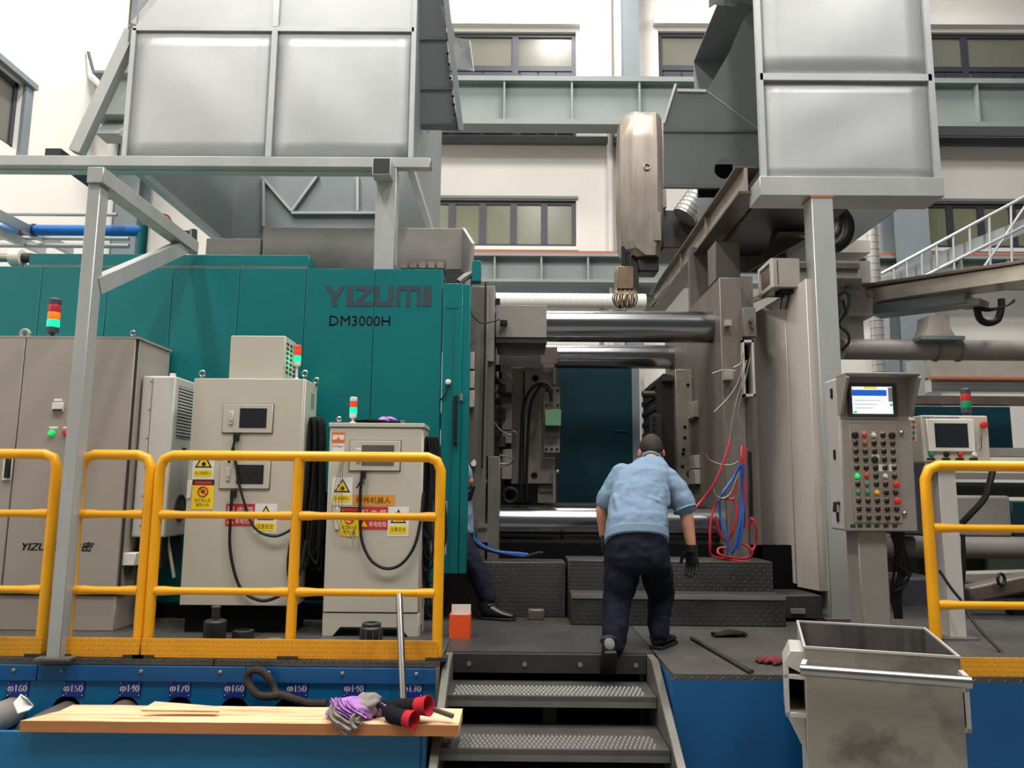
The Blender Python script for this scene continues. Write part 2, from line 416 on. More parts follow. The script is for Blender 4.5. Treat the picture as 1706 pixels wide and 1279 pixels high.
# projecting ledges over and under the windows
k = 0
for (x0, x1, z0, z1) in WIN_U:
    k += 1; struct(MB().box(x0-.12, x1+.08, WY-.14, WY, z1+.1, z1+.3).build('trim_%d' % k, 'sill_white'))
for (x0, x1, z0, z1) in WIN_L:
    k += 1; struct(MB().box(x0-.04, x1+.04, WY-.05, WY, z1, z1+.06).build('trim_%d' % k, 'column_grey'))
    k += 1; struct(MB().box(x0-.04, x1+.04, WY-.05, WY, z0-.08, z0).build('trim_%d' % k, 'sill_white'))
k += 1; struct(MB().fbox(560, 226, 1034, 237, 15.85, 15.98).build('trim_%d' % k, 'dark_channel'))
k += 1; struct(MB().fbox(1560, 229, 1790, 240, 15.85, 15.98).build('trim_%d' % k, 'dark_channel'))
k += 1; struct(MB().fbox(800, 478, 1100, 490, 15.85, 15.98).build('trim_%d' % k, 'column_grey'))

def column(px0, px1, Y, label, wf=.3):
    x0, x1 = at(px0, 200, Y).x, at(px1, 200, Y).x
    t = thing('steel_column', ((x0+x1)/2, Y, 0), label, 'column')
    MB().box(x0, x1, Y, Y+.03, 0, 15).build('flange', 'column_grey', t)
    MB().box((x0+x1)/2-.02, (x0+x1)/2+.02, Y+.03, Y+wf, 0, 15).build('web', 'column_grey', t)
    MB().box(x0, x1, Y+wf, Y+wf+.03, 0, 15).build('flange', 'column_grey', t)
column(203, 240, 15.3, 'grey steel column in the hall corner behind the diagonal hood brace', .5)
column(1040, 1067, 15.5, 'grey steel column between the two upper windows, beside the thin white downpipe')
column(1480, 1536, 14.9, 'wide grey steel column behind the white metal stair railing', .6)
def pipe_v(px, Y, r, label):
    x = at(px, 200, Y).x; tag(MB().cyl((x, Y, 0), (x, Y, 15), r, n=12).build('downpipe', 'pipe_white'), label, 'pipe')
pipe_v(1016, 15.9, .075, 'thin white downpipe running down the white back wall')
pipe_v(183, 15.75, .09, 'grey-white downpipe in the hall corner next to the steel column')

def runway(q0, q1, p0, p1, Y, stiff, label, red=False):
    x0, x1, z0, z1 = rect(p0, q0, p1, q1, Y); t = thing('crane_runway_beam', ((x0+x1)/2, Y, z0), label, 'beam')
    th = (z1-z0)*.1
    MB().box(x0, x1, Y, Y+.42, z1-th, z1).build('top_flange', 'beam_grey', t)
    MB().box(x0, x1, Y, Y+.42, z0, z0+th).build('bottom_flange', 'beam_grey', t)
    MB().box(x0, x1, Y+.19, Y+.23, z0+th, z1-th).build('web', 'beam_grey', t)
    for s in stiff:
        x = at(s, (q0+q1)/2, Y).x
        if x0 < x < x1: MB().box(x-.02, x+.02, Y+.02, Y+.19, z0+th, z1-th).build('stiffener', 'beam_grey', t)
    if red: MB().box(x0, x1, Y+.1, Y+.3, z1, z1+.08).build('crane_rail', 'rail_red', t)
runway(127, 207, 200, 1900, 15.0, range(275, 1900, 113), 'deep grey welded beam with stiffeners across the upper windows')
runway(424, 472, 700, 1900, 15.1, range(746, 1900, 78), 'grey welded beam carrying a red-brown rail under the lower windows', True)
# bracket stubs on the corner column
t = thing('corner_bracket', at(182, 210, 14.0), 'stepped grey steel bracket in the hall corner beside the sheet hood', 'bracket')
BYC = 14.0
MB().fbox(153, 117, 214, 121, BYC, BYC+.45).build('top_flange', 'beam_grey', t)
MB().fbox(164, 121, 210, 186, BYC+.2, BYC+.25).build('web', 'beam_grey', t)
MB().fbox(150, 186, 207, 190, BYC, BYC+.45).build('bottom_flange', 'beam_grey', t)
MB().prism([(BYC, at(180, 222, BYC).z), (BYC+.45, at(180, 222, BYC).z), (BYC+.45, at(180, 191, BYC).z), (BYC+.3, at(180, 191, BYC).z)], 'x', at(160, 200, BYC).x, at(200, 200, BYC).x).build('haunch', 'beam_grey', t)
a = at(155, 117, BYC); MB().beam(a, (LX+.05, BYC-.1, a.z+.33), .03, .05).build('strut', 'dark_channel', t)
# lamps under the roof
for i, (lx, ly) in enumerate(LAMPS):
    o = MB().box(lx-.5, lx+.5, ly-1.6, ly+1.6, 14.06, 14.2).build('high_bay_lamp', 'sill_white')
    tag(o, 'long white strip lamp hanging under the hall roof', 'lamp', 'hall roof lamps')

# ------------------------------------------------------------------ work platform
LY, SY, RY = 4.50, 4.80, 4.27               # front edges: cabinet side, stair well, bin side
XL, XR = -0.42, 0.84
plat = struct(thing('floor_platform', (0, 4.3, 0)))
for x0, x1 in ((-5.2, -3.0), (-2.99, -1.7), (-1.69, XL)):
    MB().box(x0, x1, LY, 6.2, PZ-.03, PZ).build('deck_plate', 'deck', plat)
MB().box(XL+.005, XR, SY, 6.2, PZ-.03, PZ).build('deck_plate', 'deck_dark', plat)
for x0, x1 in ((XR+.005, 2.7), (2.705, 4.4), (4.405, 6.5), (6.505, 9.0)):
    MB().box(x0, x1, RY, 6.2, PZ-.03, PZ).build('deck_plate', 'deck', plat)
MB().box(-5.2, 9.0, 6.2, 11.0, PZ-.05, PZ).build('deck_plate', 'deck_dark', plat)
MB().box(XL, XR, SY, 6.0, 0, .02).build('pit_floor', 'steel_dark', plat)
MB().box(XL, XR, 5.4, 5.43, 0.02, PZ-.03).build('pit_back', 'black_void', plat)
zf = at(400, 1136, LY).z                    # lower edge of the upper blue fascia
for p0, p1 in ((-260, 64), (64, 410), (410, 733)):
    x0, x1 = at(p0, 1120, LY).x, at(p1, 1120, LY).x
    MB().box(x0+.002, x1-.002, LY-.012, LY+.01, zf, PZ-.035).build('fascia_panel', 'blue', plat, .002)
    for i in range(3):
        xx = x0+(x1-x0)*(.12+.38*i); MB().lathe([(.012, 0), (.012, .006), (.006, .011)], (xx, LY-.012, zf+.055), (0, -1, 0), 8).build('bolt', 'deck_edge', plat)
MB().box(XR, XR+.012, RY, SY+.4, 0, PZ-.03).build('side_panel', 'blue', plat)
for x0, x1 in ((XR+.012, 2.35), (2.36, 4.2), (4.21, 6.5), (6.51, 9.0)):
    MB().box(x0, x1, RY, RY+.02, 0, PZ-.03).build('fascia_panel', 'blue', plat, .002)
MB().box(XL-.02, XL, LY-.02, SY+.5, 0, PZ-.03).build('side_panel', 'stringer', plat)

# ------------------------------------------------------------------ storage trough with round openings, under the platform front
TY = 3.98
ztop = at(350, 1221, TY).z; xt1 = XL-.008; xt0 = -4.6; xi = at(701, 1240, TY).x
rack = thing('tooling_rack', (-2, TY, 0), 'blue steel tooling rack with round openings and numbered plates under the platform edge', 'rack')
HY = LY+.004
HOLES = [(20, 160), (110, 150), (207, 140), (298, 170), (390, 160), (480, 150), (583, 140), (672, 130)]
hx = [at(p, 1185, HY).x for p, _ in HOLES]; hz = at(400, 1188, HY).z; hr = .085
# pierced panel made as strips with round cut-outs
def pierced(x0, x1, z0, z1, cx, cz, r, Y0, Y1, n=24):
    m = MB(); ring = [(cx+r*math.cos(2*math.pi*i/n), cz+r*math.sin(2*math.pi*i/n)) for i in range(n)]
    def edge(a):
        c, s = math.cos(a), math.sin(a); k = 1e9
        if c > 1e-6: k = min(k, (x1-cx)/c)
        if c < -1e-6: k = min(k, (x0-cx)/c)
        if s > 1e-6: k = min(k, (z1-cz)/s)
        if s < -1e-6: k = min(k, (z0-cz)/s)
        return (cx+k*c, cz+k*s)
    angs = sorted([2*math.pi*i/n for i in range(n)]+[math.atan2(b-cz, a-cx) % (2*math.pi) for a in (x0, x1) for b in (z0, z1)])
    ins = [(cx+r*math.cos(a), cz+r*math.sin(a)) for a in angs]; out = [edge(a) for a in angs]; K = len(angs)
    v = [(x, Y0, z) for x, z in ins]+[(x, Y0, z) for x, z in out]+[(x, Y1, z) for x, z in ins]+[(x, Y1, z) for x, z in out]
    f = []
    for i in range(K):
        j = (i+1) % K; f += [(i, j, K+j, K+i), (2*K+i, 3*K+i, 3*K+j, 2*K+j), (i, 2*K+i, 2*K+j, j), (K+i, K+j, 3*K+j, 3*K+i)]
    return m.add(v, f)
edges = [xt0]+[(hx[i]+hx[i+1])/2 for i in range(len(hx)-1)]+[xt1]
for i, h in enumerate(hx):
    pierced(edges[i], edges[i+1], ztop-.12, zf, h, hz, hr, HY, HY+.02).build('pierced_panel', 'blue_light', rack, smooth=0)
    m = MB(); m.lathe([(hr+.006, 0), (hr+.006, .5), (hr, .5), (hr, 0)], (h, HY+.02, hz), (0, 1, 0), 24); m.build('sleeve', 'steel_dark', rack)
MB().box(xt0, xi, TY, TY+.02, 0, ztop).build('front_panel', 'blue_light', rack, .003)
MB().box(xi, xt1, TY+.005, TY+.025, 0, ztop).build('corner_panel', 'blue_light', rack, .003)
MB().box(xt1-.02, xt1, TY+.02, LY, 0, ztop).build('end_panel', 'blue_light', rack)
MB().box(xt0, xt1-.02, TY+.02, LY, ztop-.16, ztop-.13).build('trough_floor', 'blue_light', rack)
for i, (p, num) in enumerate(HOLES):
    pc = [30, 123, 217, 300, 391, 495, 590, 686][i]
    x0, x1, z0, z1 = rect(pc-18, 1135, pc+18, 1160, HY)
    pl = MB().box(x0, x1, HY-.006, HY, z0, z1).build('number_plate', 'blue_sign', rack)
    w = x1-x0
    text('\u03c6%d' % num, x0+w*.06, x1-w*.06, z0+(z1-z0)*.2, z1-(z1-z0)*.2, HY-.0065, 'sign_white', pl, bold=.0012)
    m = MB()
    for a in (.07, .93):
        for b in (.1, .9): m.ball((x0+w*a, HY-.007, z0+(z1-z0)*b), .003, 6, 4)
    m.build('rivet', 'sign_white', pl)
# ends of stored sleeves and rods lying in the openings
def rod_end(i, Y0, r, m, label, bore=.0):
    a = Vector((hx[i], Y0, hz-hr+r+.004)); mb = MB(); L = 4.95-Y0
    if bore: mb.lathe([(r*bore, .05), (r*bore, 0), (r*.97, 0), (r, .006), (r, L)], a, (0, 1, 0), 24)
    else: mb.lathe([(r*.9, 0), (r, .01), (r, L)], a, (0, 1, 0), 24)
    return tag(mb.build('stored_sleeve', m), label, 'steel sleeve')
rod_end(1, 4.16, .068, 'brown_steel', 'brown steel sleeve lying in the second tooling rack opening')
rod_end(2, 4.13, .074, 'brown_steel', 'wide hollow brown steel sleeve lying in the third tooling rack opening', .7)
rod_end(0, 4.03, .078, 'machine_grey', 'thick dark steel cylinder lying by the end of the wooden plank')
rod_end(5, 4.2, .055, 'steel_dark', 'dark ribbed steel sleeve in the rack opening beside the sling')

# ------------------------------------------------------------------ stairs
st = thing('metal_stairs', (.2, 4.3, 0), 'short dark steel stair with chequer plate treads up to the platform', 'stairs')
T1, T2, T3 = at(920, 1158, 4.44).z, at(920, 1246, 4.08).z, .1
for z, yf, yb in ((T1, 4.42, 4.78), (T2, 4.06, 4.50), (T3, 3.72, 4.16)):
    tr = MB().box(XL+.05, XR-.06, yf, yb, z-.025, z).build('tread', 'tread_steel', st)
    MB().box(XL+.05, XR-.06, yf, yf+.02, z-.058, z-.026).build('nosing', 'stringer', tr)
for z, yf in ((T1, 4.42), (T2, 4.06)):
    m = MB(); nx = 44
    for j in range(5):
        for i in range(nx):
            xx = XL+.09+(XR-XL-.2)*(i+.5*(j % 2))/nx; yy = yf+.045+j*.042
            m.add([(xx-.007, yy-.014, z), (xx+.007, yy-.014, z), (xx+.007, yy+.014, z), (xx-.007, yy+.014, z), (xx-.003, yy-.009, z+.007), (xx+.003, yy-.009, z+.007), (xx+.003, yy+.009, z+.007), (xx-.003, yy+.009, z+.007)], [(4, 5, 6, 7), (0, 1, 5, 4), (1, 2, 6, 5), (2, 3, 7, 6), (3, 0, 4, 7)])
    m.build('anti_slip_lugs', 'lug_steel', st, smooth=0)['kind'] = 'stuff'
MB().box(XL+.05, XR-.06, SY-.05, SY, PZ-.11, PZ-.005).build('top_plate', 'steel_dark', st)
for i in range(4):
    xx = XL+.15+i*.33; MB().lathe([(.014, 0), (.014, .008)], (xx, SY-.05, PZ-.06), (0, -1, 0), 8).build('bolt', 'deck_edge', st)
MB().box((XL+XR)/2-.04, (XL+XR)/2+.04, 4.75, 4.8, .02, T1-.03).build('centre_post', 'steel_dark', st)
for x in (XL+.01, XR-.055):
    poly = [(SY-.02, PZ+.0), (SY-.02, PZ-.3), (3.72, -.0), (3.45, 0.0), (3.60, .13), (SY-.2, PZ+.0)]
    MB().prism(poly, 'x', x, x+.045).build('stringer', 'stringer', st, .004)

# ------------------------------------------------------------------ guard rails
def guard_rail(posts, x0, x1, Y, label, zt, zm, zl, zk, kx, open0=False, open1=False, rr=.03):
    t = thing('guard_rail', ((x0+x1)/2, Y, PZ), label, 'guard rail')
    c = .075; pts = []
    if open0: pts += [(x0, Y, zt)]
    else: pts += [(x0, Y, PZ+.02), (x0, Y, zt-c-.2), (x0, Y, zt-c), (x0+c*.3, Y, zt-c*.3), (x0+c, Y, zt)]
    if open1: pts += [(x1, Y, zt)]
    else: pts += [(x1-c, Y, zt), (x1-c*.3, Y, zt-c*.3), (x1, Y, zt-c), (x1, Y, zt-c-.2), (x1, Y, PZ+.02)]
    MB().tube(pts, rr, 14).build('top_tube', 'yellow', t)
    for p in posts: MB().cyl((p, Y, PZ+.02), (p, Y, zt-.01), rr, n=14).build('post', 'yellow', t)
    xs = sorted([x0, x1]+posts)
    for z in (zm, zl):
        for a, b in zip(xs[:-1], xs[1:]):
            m = MB(); a2, b2 = a+rr*.7, b-rr*.7
            m.tube([(a2, Y, z), (a2+.05, Y, z), (a2+.12, Y, z), (b2-.12, Y, z), (b2-.05, Y, z), (b2, Y, z)], [.027, .027, .0215, .0215, .027, .027], 12); m.build('mid_rail', 'yellow', t)
    MB().box(kx[0], kx[1], Y-rr-.014, Y-rr-.006, zk[0], zk[1]).build('kick_plate', 'yellow_plate', t, .001)
    for a in xs:
        if kx[0] < a+.03 and a-.03 < kx[1]: MB().box(a-.06, a+.06, Y-.05, Y+.05, PZ, PZ+.02).build('foot_plate', 'steel_dark', t)
RLY = LY+.06
zt = at(400, 759, RLY).z; zm = at(400, 858, RLY).z; zl = at(400, 985, RLY).z
zk = (at(400, 1096, RLY-.04).z, at(400, 1064, RLY-.04).z)
X = lambda p, q: at(p, q, RLY).x
guard_rail([], -4.6, X(88, 850), RLY, 'yellow tubular guard rail in front of the taupe double-door cabinet, cut by the picture edge', zt, zm, zl, zk, (-4.6, X(77, 1075)), open0=True)
guard_rail([], X(129, 850), X(246, 850), RLY, 'narrow yellow guard rail section between the galvanised post and the long rail', zt, zm, zl, zk, (X(104, 1080), X(238, 1080)))
guard_rail([X(494, 850)], X(262, 850), X(733, 850), RLY, 'long yellow guard rail in front of the two beige robot cabinets', zt, zm, zl, zk, (X(241, 1080), X(731, 1080)))
RRY = RY+.06
zt = at(1620, 776, RRY).z; zm = at(1620, 880, RRY).z; zl = at(1620, 1008, RRY).z
zk = (at(1650, 1127, RRY-.04).z, at(1650, 1095, RRY-.04).z)
guard_rail([4.2, 6.2], at(1547, 880, RRY).x, 8.0, RRY, 'yellow guard rail in front of the small white operator panel, behind the waste bin', zt, zm, zl, zk, (at(1575, 1110, RRY).x, 8.0), open1=True)

# ------------------------------------------------------------------ die casting machine
MY = 5.88
mach = thing('die_casting_machine', (0, 6.5, PZ), 'large teal die casting machine with grey platens and chrome tie bars', 'machine')
ztm = at(650, 448, MY).z
seams = [-220, 60, 172, 281, 393, 505, 621, 736]
sx = [at(p, 560, MY).x for p in seams]
for a, b in zip(sx[:-1], sx[1:]):
    MB().box(a+.003, b-.003, MY, MY+.04, PZ+.12, ztm).build('enclosure_panel', 'teal', mach, .0015)
MB().box(sx[0], sx[-1], MY+.012, MY+.05, PZ+.1, ztm-.01).build('enclosure_backing', 'teal_seam', mach)
MB().box(sx[0], sx[-1], MY+.1, MY+.2, PZ, PZ+.12).build('enclosure_plinth', 'steel_dark', mach)
MB().box(sx[0], sx[-1], MY+.06, 9.2, ztm-.06, ztm-.02).build('enclosure_roof', 'teal', mach)
MB().box(sx[0], sx[-1]-.35, 6.75, 9.2, PZ+.02, ztm-.07).build('machine_core', 'teal_dark', mach)
MB().box(at(43, 430, MY).x, at(513, 430, MY).x, MY+.04, MY+.25, ztm-.0, at(300, 421, MY).z).build('top_ledge', 'teal', mach, .004)
MB().box(at(40, 430, MY).x, at(513, 430, MY).x, MY+.005, MY+.035, ztm+.0005, ztm+.018).build('ledge_gap', 'stringer', mach)
m = MB(); zc = at(20, 427, MY+.1).z
MB().cyl((-5.2, MY+.14, zc), (at(14, 427, MY+.1).x, MY+.14, zc), .035).build('piston_rod', 'chrome_dull', mach)
m.lathe([(.05, 0), (.07, .005), (.07, .09), (.05, .095)], (at(14, 427, MY+.1).x, MY+.14, zc), (1, 0, 0)); m.build('rod_collar', 'white_plastic', mach)
MB().cyl((at(32, 427, MY+.1).x, MY+.14, zc), (at(48, 427, MY+.1).x, MY+.14, zc), .04).build('rod_gland', 'steel_dark', mach)
# lettering on the enclosure
LT = {'Y': [[(0, 1), (.26, 1), (.5, .62), (.74, 1), (1, 1), (.64, .42), (.64, 0), (.38, 0), (.38, .42)]],
      'I': [[(0, 0), (.26, 0), (.26, 1), (0, 1)]],
      'Z': [[(.03, 1), (1, 1), (1, .8), (.37, .22), (1, .22), (1, 0), (0, 0), (0, .2), (.62, .78), (.03, .78)]],
      'U': [[(0, 1), (.25, 1), (.25, .22), (.72, .22), (.72, 1), (.97, 1), (.97, 0), (.1, 0), (0, .1)]],
      'M': [[(0, 0), (.16, 0), (.16, .78), (.42, .78), (.42, 0), (.58, 0), (.58, .78), (.84, .78), (.84, 0), (1, 0), (1, .9), (.9, 1), (.1, 1), (0, .9)]]}
LQ = [('Y', 541, 575), ('I', 578, 588), ('Z', 591, 620), ('U', 624, 656), ('M', 660, 701), ('I', 705, 718)]
for ch, p0, p1 in LQ:
    x0, x1, z0, z1 = rect(p0, 476, p1, 510, MY)
    if ch == 'I': x1 = x0+(x1-x0)/.26*.26; sc = (x1-x0)/.26
    else: sc = x1-x0
    mb = MB()
    for poly in LT[ch]: mb.prism([(x0+u*sc, z0+w*(z1-z0)) for u, w in poly], 'y', MY-.003, MY+.001)
    mb.build('logo_letter', 'logo_dark', mach, smooth=0)
textp('DM3000H', 549, 526, 650, 543, MY-.001, 'logo_dark', mach, bold=.002)
# sliding door with its edge post, handle and knob
zd = at(760, 473, MY).z; zb = at(762, 955, MY).z
door = MB().box(at(735, 700, MY).x, at(768, 700, MY).x, MY-.02, MY+.03, zb, zd).build('door', 'teal', mach, .004)
MB().box(at(752, 700, MY).x, at(754, 700, MY).x, MY-.023, MY-.02, zb+.02, zd-.2).build('door_seam', 'teal_seam', door)
MB().box(at(739, 700, MY).x, at(760, 700, MY).x, MY-.023, MY-.02, zd-.2, zd-.19).build('door_seam', 'teal_seam', door)
MB().box(at(768, 700, MY).x, at(781, 700, MY).x, MY-.01, MY+.08, zb, zd-.005).build('edge_post', 'teal', door, .004)
h = MB(); p, q = at(759, 660, MY-.06), at(758, 738, MY-.06)
h.tube([p+Vector((0, .05, 0)), p, q, q+Vector((0, .05, 0))], .016, 10); h.build('handle', 'rubber', door)
MB().fbox(766, 655, 771, 667, MY-.03, MY-.01).build('latch_plate', 'deck_edge', door)
MB().lathe([(.022, 0), (.022, .02), (.014, .03)], at(747, 637, MY-.02), (0, -1, 0), 16).build('push_knob', 'white_plastic', door)
MB().tube(cr([at(746, 641, MY-.03), at(743, 655, MY-.04), at(736, 664, MY-.03), at(732, 667, MY-.01)]), .007, 6).build('knob_cable', 'rubber', door)
MB().fbox(786, 434, 801, 468, 5.95, 6.05).build('corner_post', 'teal', mach, .003)
MB().tube(cr([at(765, 470, 6.0), at(778, 460, 6.02), at(795, 455, 6.1)]), .03, 8).build('drain_hose', 'machine_grey', mach)
MB().tube(cr([at(786, 462, 6.2), at(784, 490, 6.2), at(785, 520, 6.2), at(795, 533, 6.2), at(806, 538, 6.2), at(826, 534, 6.25), at(832, 532, 6.3)]), .007, 6).build('cable', 'rubber', mach)
# grey tank on the roof with a row of valve blocks in front
MB().fbox(437, 379, 770, 448, 6.7, 8.2).build('roof_tank', 'machine_grey', mach, .006)
MB().fbox(342, 397, 433, 450, 6.72, 8.0).build('roof_tank_step', 'machine_grey', mach, .006)
MB().plate([at(770, 379, 6.7), at(786, 405, 6.5), at(781, 462, 6.5), at(768, 462, 6.7)], .03).build('tank_side', 'machine_grey', mach)
v = MB().fbox(663, 432, 742, 449, 6.1, 6.2).build('valve_manifold', 'platen', mach)
for i in range(5):
    MB().fbox(668+i*15, 436, 679+i*15, 446, 6.07, 6.1).build('valve_block', 'die_steel', v)
MB().fbox(741, 452, 772, 472, 6.3, 6.5).build('roof_motor', 'steel_dark', mach)

# platens
PY = 6.3
pl = MB().fbox(776, 476, 811, 936, PY, 8.7).build('platen', 'platen', mach, .008)
MB().fbox(812, 476, 824, 602, PY+.02, 8.6).build('platen_edge', 'machine_grey', pl, .004)
MB().fbox(812, 604, 822, 760, PY+.05, 8.6).build('platen_edge', 'platen', pl)
MB().fbox(812, 760, 832, 936, PY+.01, 8.6).build('platen_foot', 'platen', pl, .004)
MB().tube([at(809, 470, PY-.03), at(808, 570, PY-.03), at(806, 660, PY-.03), at(803, 780, PY-.03)], .008, 6).build('pressure_line', 'rubber', pl)
for q in (596, 628, 660):
    MB().fbox(781, q-10, 790, q+18, PY-.06, PY).build('terminal_box', 'cover_panel', pl, .003)
g = MB().lathe([(.028, 0), (.028, .03), (.02, .034)], at(789, 772, PY), (0, -1, 0), 16).build('pressure_gauge', 'chrome_dull', pl)
MB().lathe([(.022, 0), (.022, .003)], at(789, 772, PY-.034), (0, -1, 0), 16).build('gauge_dial', 'sign_white', g)
MB().plate([at(805, 792, PY-.001), at(812, 800, PY-.001), at(790, 850, PY-.001), at(783, 846, PY-.001)], .006).build('edge_strip', 'platen', pl)
m = MB().fbox(795, 872, 813, 903, PY-.03, PY).build('bolt_plate', 'die_steel', pl)
for i, p in enumerate((799, 804, 809)): MB().lathe([(.011, 0), (.011, .012)], at(p, 881, PY-.03), (0, -1, 0), 8).build('bolt', 'steel_dark', m)
RXp = (1205, 1243)
pr = MB().fbox(RXp[0], 462, RXp[1], 936, PY, 8.7).build('platen', 'platen_stain', mach, .008)
MB().fbox(1243, 460, 1262, 930, PY+.12, 8.7).build('platen_edge', 'platen', pl)
for q in range(4):
    MB().fbox(1196, 470+q*0, 1206, 520, PY+.25+q*.3, PY+.35+q*.3).build('platen_rib', 'platen', pr)
# tie bars
TBY = 6.6
bars = [(543, TBY, 26.5), (593, 8.3, 20), (871, TBY, 26.5)]
for q, Y, rr in bars:
    p0, p1 = at(815, q, Y), at(1210 if Y < 7 else 1140, q+2, Y); z = (p0.z+p1.z)/2
    MB().cyl((p0.x-.1, Y, z), (p1.x+.05, Y, z), rr/1281*Y, n=40).build('tie_bar', 'chrome', mach)
MB().fbox(826, 508, 911, 562, 6.36, 6.95).build('tie_bar_cover', 'machine_grey', mach, .004)
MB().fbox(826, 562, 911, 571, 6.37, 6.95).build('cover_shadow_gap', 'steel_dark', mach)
m = MB().fbox(833, 533, 845, 540, 6.3, 6.36).build('limit_switch', 'rubber', mach)
MB().fbox(824, 497, 833, 507, 6.4, 6.5).build('limit_switch', 'rubber', mach)
MB().fbox(830, 600, 905, 620, 8.0, 8.5).build('bar_underframe', 'steel_dark', mach)
c = Vector(at(1148, 606, 8.0)); MB().torus(c, (0, -1, 0), .072, .018, 20, 8).build('bar_eye', 'brown_steel', mach)
MB().fbox(812, 574, 930, 852, 8.72, 8.76).build('dark_backing_sheet', 'steel_dark', mach)  # added dark sheet, stands in for the gloom behind the die
MB().fbox(826, 838, 960, 852, 8.3, 8.7).build('dark_backing_sheet', 'steel_dark', mach)  # second added sheet, darkens the gap beneath the die
# rear door and its frame, base under the dies
RDY = 9.0
MB().fbox(926, 612, 1054, 850, RDY, RDY+.05).build('rear_door', 'teal_dark', mach, .004)
MB().fbox(1054, 615, 1066, 850, RDY-.02, RDY+.06).build('rear_door_frame', 'column_grey', mach)
MB().fbox(1069, 612, 1076, 850, RDY+.1, RDY+.2).build('rear_door_frame', 'pipe_white', mach)
MB().fbox(1021, 716, 1046, 718, RDY-.01, RDY).build('door_scratch_rail', 'teal', mach)
MB().fbox(820, 836, 930, 850, RDY-.05, RDY).build('rear_sill', 'steel_dark', mach)
xb0, xb1 = at(815, 900, 7.0).x, at(1260, 900, 7.0).x
MB().box(xb0, xb1, 6.95, 9.4, PZ, at(1000, 842, 7.0).z).build('machine_bed', 'steel_dark', mach)
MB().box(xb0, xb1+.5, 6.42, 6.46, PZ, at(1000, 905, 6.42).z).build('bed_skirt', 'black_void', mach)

# steps in front of the dies
zs = at(850, 936, 6.1).z
stp = thing('machine_step', (.6, 6.0, PZ), 'dark chequer plate step blocks in front of the die opening', 'step')
xa, xm, xz = at(700, 980, 6.1).x, at(944, 980, 6.1).x, at(1289, 960, 6.0).x
MB().box(xa, xm-.008, 6.1, 6.9, PZ, zs).build('step_block', 'deck_dark', stp, .006)
zs2 = at(1100, 934, 6.02).z; zs1 = at(1100, 991, 5.76).z
MB().box(xm+.008, xz, 6.02, 6.9, PZ, zs2).build('step_block', 'deck_dark', stp, .006)
lo = MB().box(xm+.012, at(1309, 1010, 5.76).x, 5.76, 6.019, PZ, zs1).build('step_block', 'deck_dark', stp, .006)
MB().box(xm+.012, at(1309, 1010, 5.76).x, 5.752, 5.76, zs1-.028, zs1+.001).build('step_nosing', 'deck_edge', stp)

# ------------------------------------------------------------------ die halves
d1 = thing('die_half', at(890, 830, 7.2), 'steel die half with round lifting holes, black hoses and a green block', 'die')
MB().fbox(851, 612, 872, 806, 7.0, 8.3).build('clamp_plate', 'die_steel', d1, .004)
b1 = MB().fbox(873, 614, 925, 806, 6.95, 8.2).build('die_body', 'die_steel', d1, .006)
MB().fbox(871, 612, 922, 619, 6.93, 7.2).build('top_strip', 'platen', d1)
MB().fbox(900, 606, 923, 614, 7.0, 7.3).build('top_lug', 'die_steel', d1)
MB().fbox(900, 578, 929, 606, 7.4, 7.7).build('core_cylinder', 'brown_steel', d1, .004)
for p, q in ((892, 630), (890, 792)):
    MB().torus(at(p, q, 6.95), (0, -1, 0), .025, .006, 16, 6).build('lifting_hole', 'rubber', d1)
    MB().lathe([(.022, 0), (.022, .003)], at(p, q, 6.95), (0, -1, 0), 16).build('hole_bore', 'black_void', d1)
cp = MB().fbox(905, 645, 933, 754, 6.85, 6.95).build('cylinder_plate', 'die_steel', d1, .003)
for p in (910, 929):
    for q in (651, 675, 723): MB().lathe([(.012, 0), (.012, .008)], at(p, q, 6.85), (0, -1, 0), 10).build('socket_bolt', 'rubber', cp)
for p in (910, 919, 928): MB().lathe([(.012, 0), (.012, .008)], at(p, 748, 6.85), (0, -1, 0), 10).build('socket_bolt', 'rubber', cp)
MB().fbox(908, 682, 935, 709, 6.76, 6.85).build('green_block', 'lime_block', d1, .004)
MB().fbox(908, 709, 932, 728, 6.80, 6.85).build('valve_block', 'steel_dark', d1)
MB().fbox(902, 754, 924, 764, 6.88, 6.95).build('plate_ledge', 'platen', d1)
MB().fbox(921, 612, 926, 640, 6.9, 6.95).build('guide_strip', 'die_steel', d1)
MB().fbox(921, 784, 926, 836, 6.9, 6.95).build('guide_strip', 'die_steel', d1)
MB().cyl(at(927, 786, 6.93), at(931, 786, 6.93), .02).build('guide_pin', 'deck_edge', d1)
for off, e in ((0, 0), (10, 4)):
    MB().tube(cr([at(868+off, 832, 6.87), at(867+off, 790, 6.86), at(869+off*1.1, 720, 6.84), at(873+off*1.1, 675, 6.82), at(885+off*.9, 648+e, 6.8), at(903, 638+e, 6.79), at(915, 646+e, 6.79), at(919, 668, 6.8)]), .014, 8).build('hose', 'rubber', d1)
MB().tube([at(921, 648, 6.82), at(921, 680, 6.80)], .009, 8).build('hose_fitting', 'chrome_dull', d1)
MB().fbox(895, 812, 926, 838, 7.0, 7.4).build('die_support', 'die_steel', d1, .004)
MB().fbox(898, 809, 924, 818, 6.98, 7.1).build('support_cap', 'platen', d1)
w = MB(); c = at(850, 825, 6.75); w.torus(c, (0, -1, 0), .06, .02, 24, 8); w.build('hand_wheel', 'rubber', d1)
for q0, q1 in ((607, 653), (672, 716), (718, 738), (748, 798)):
    cb = MB().fbox(836, q0, 853, q1, 6.9, 7.3).build('clamp_block', 'cement', d1, .003)
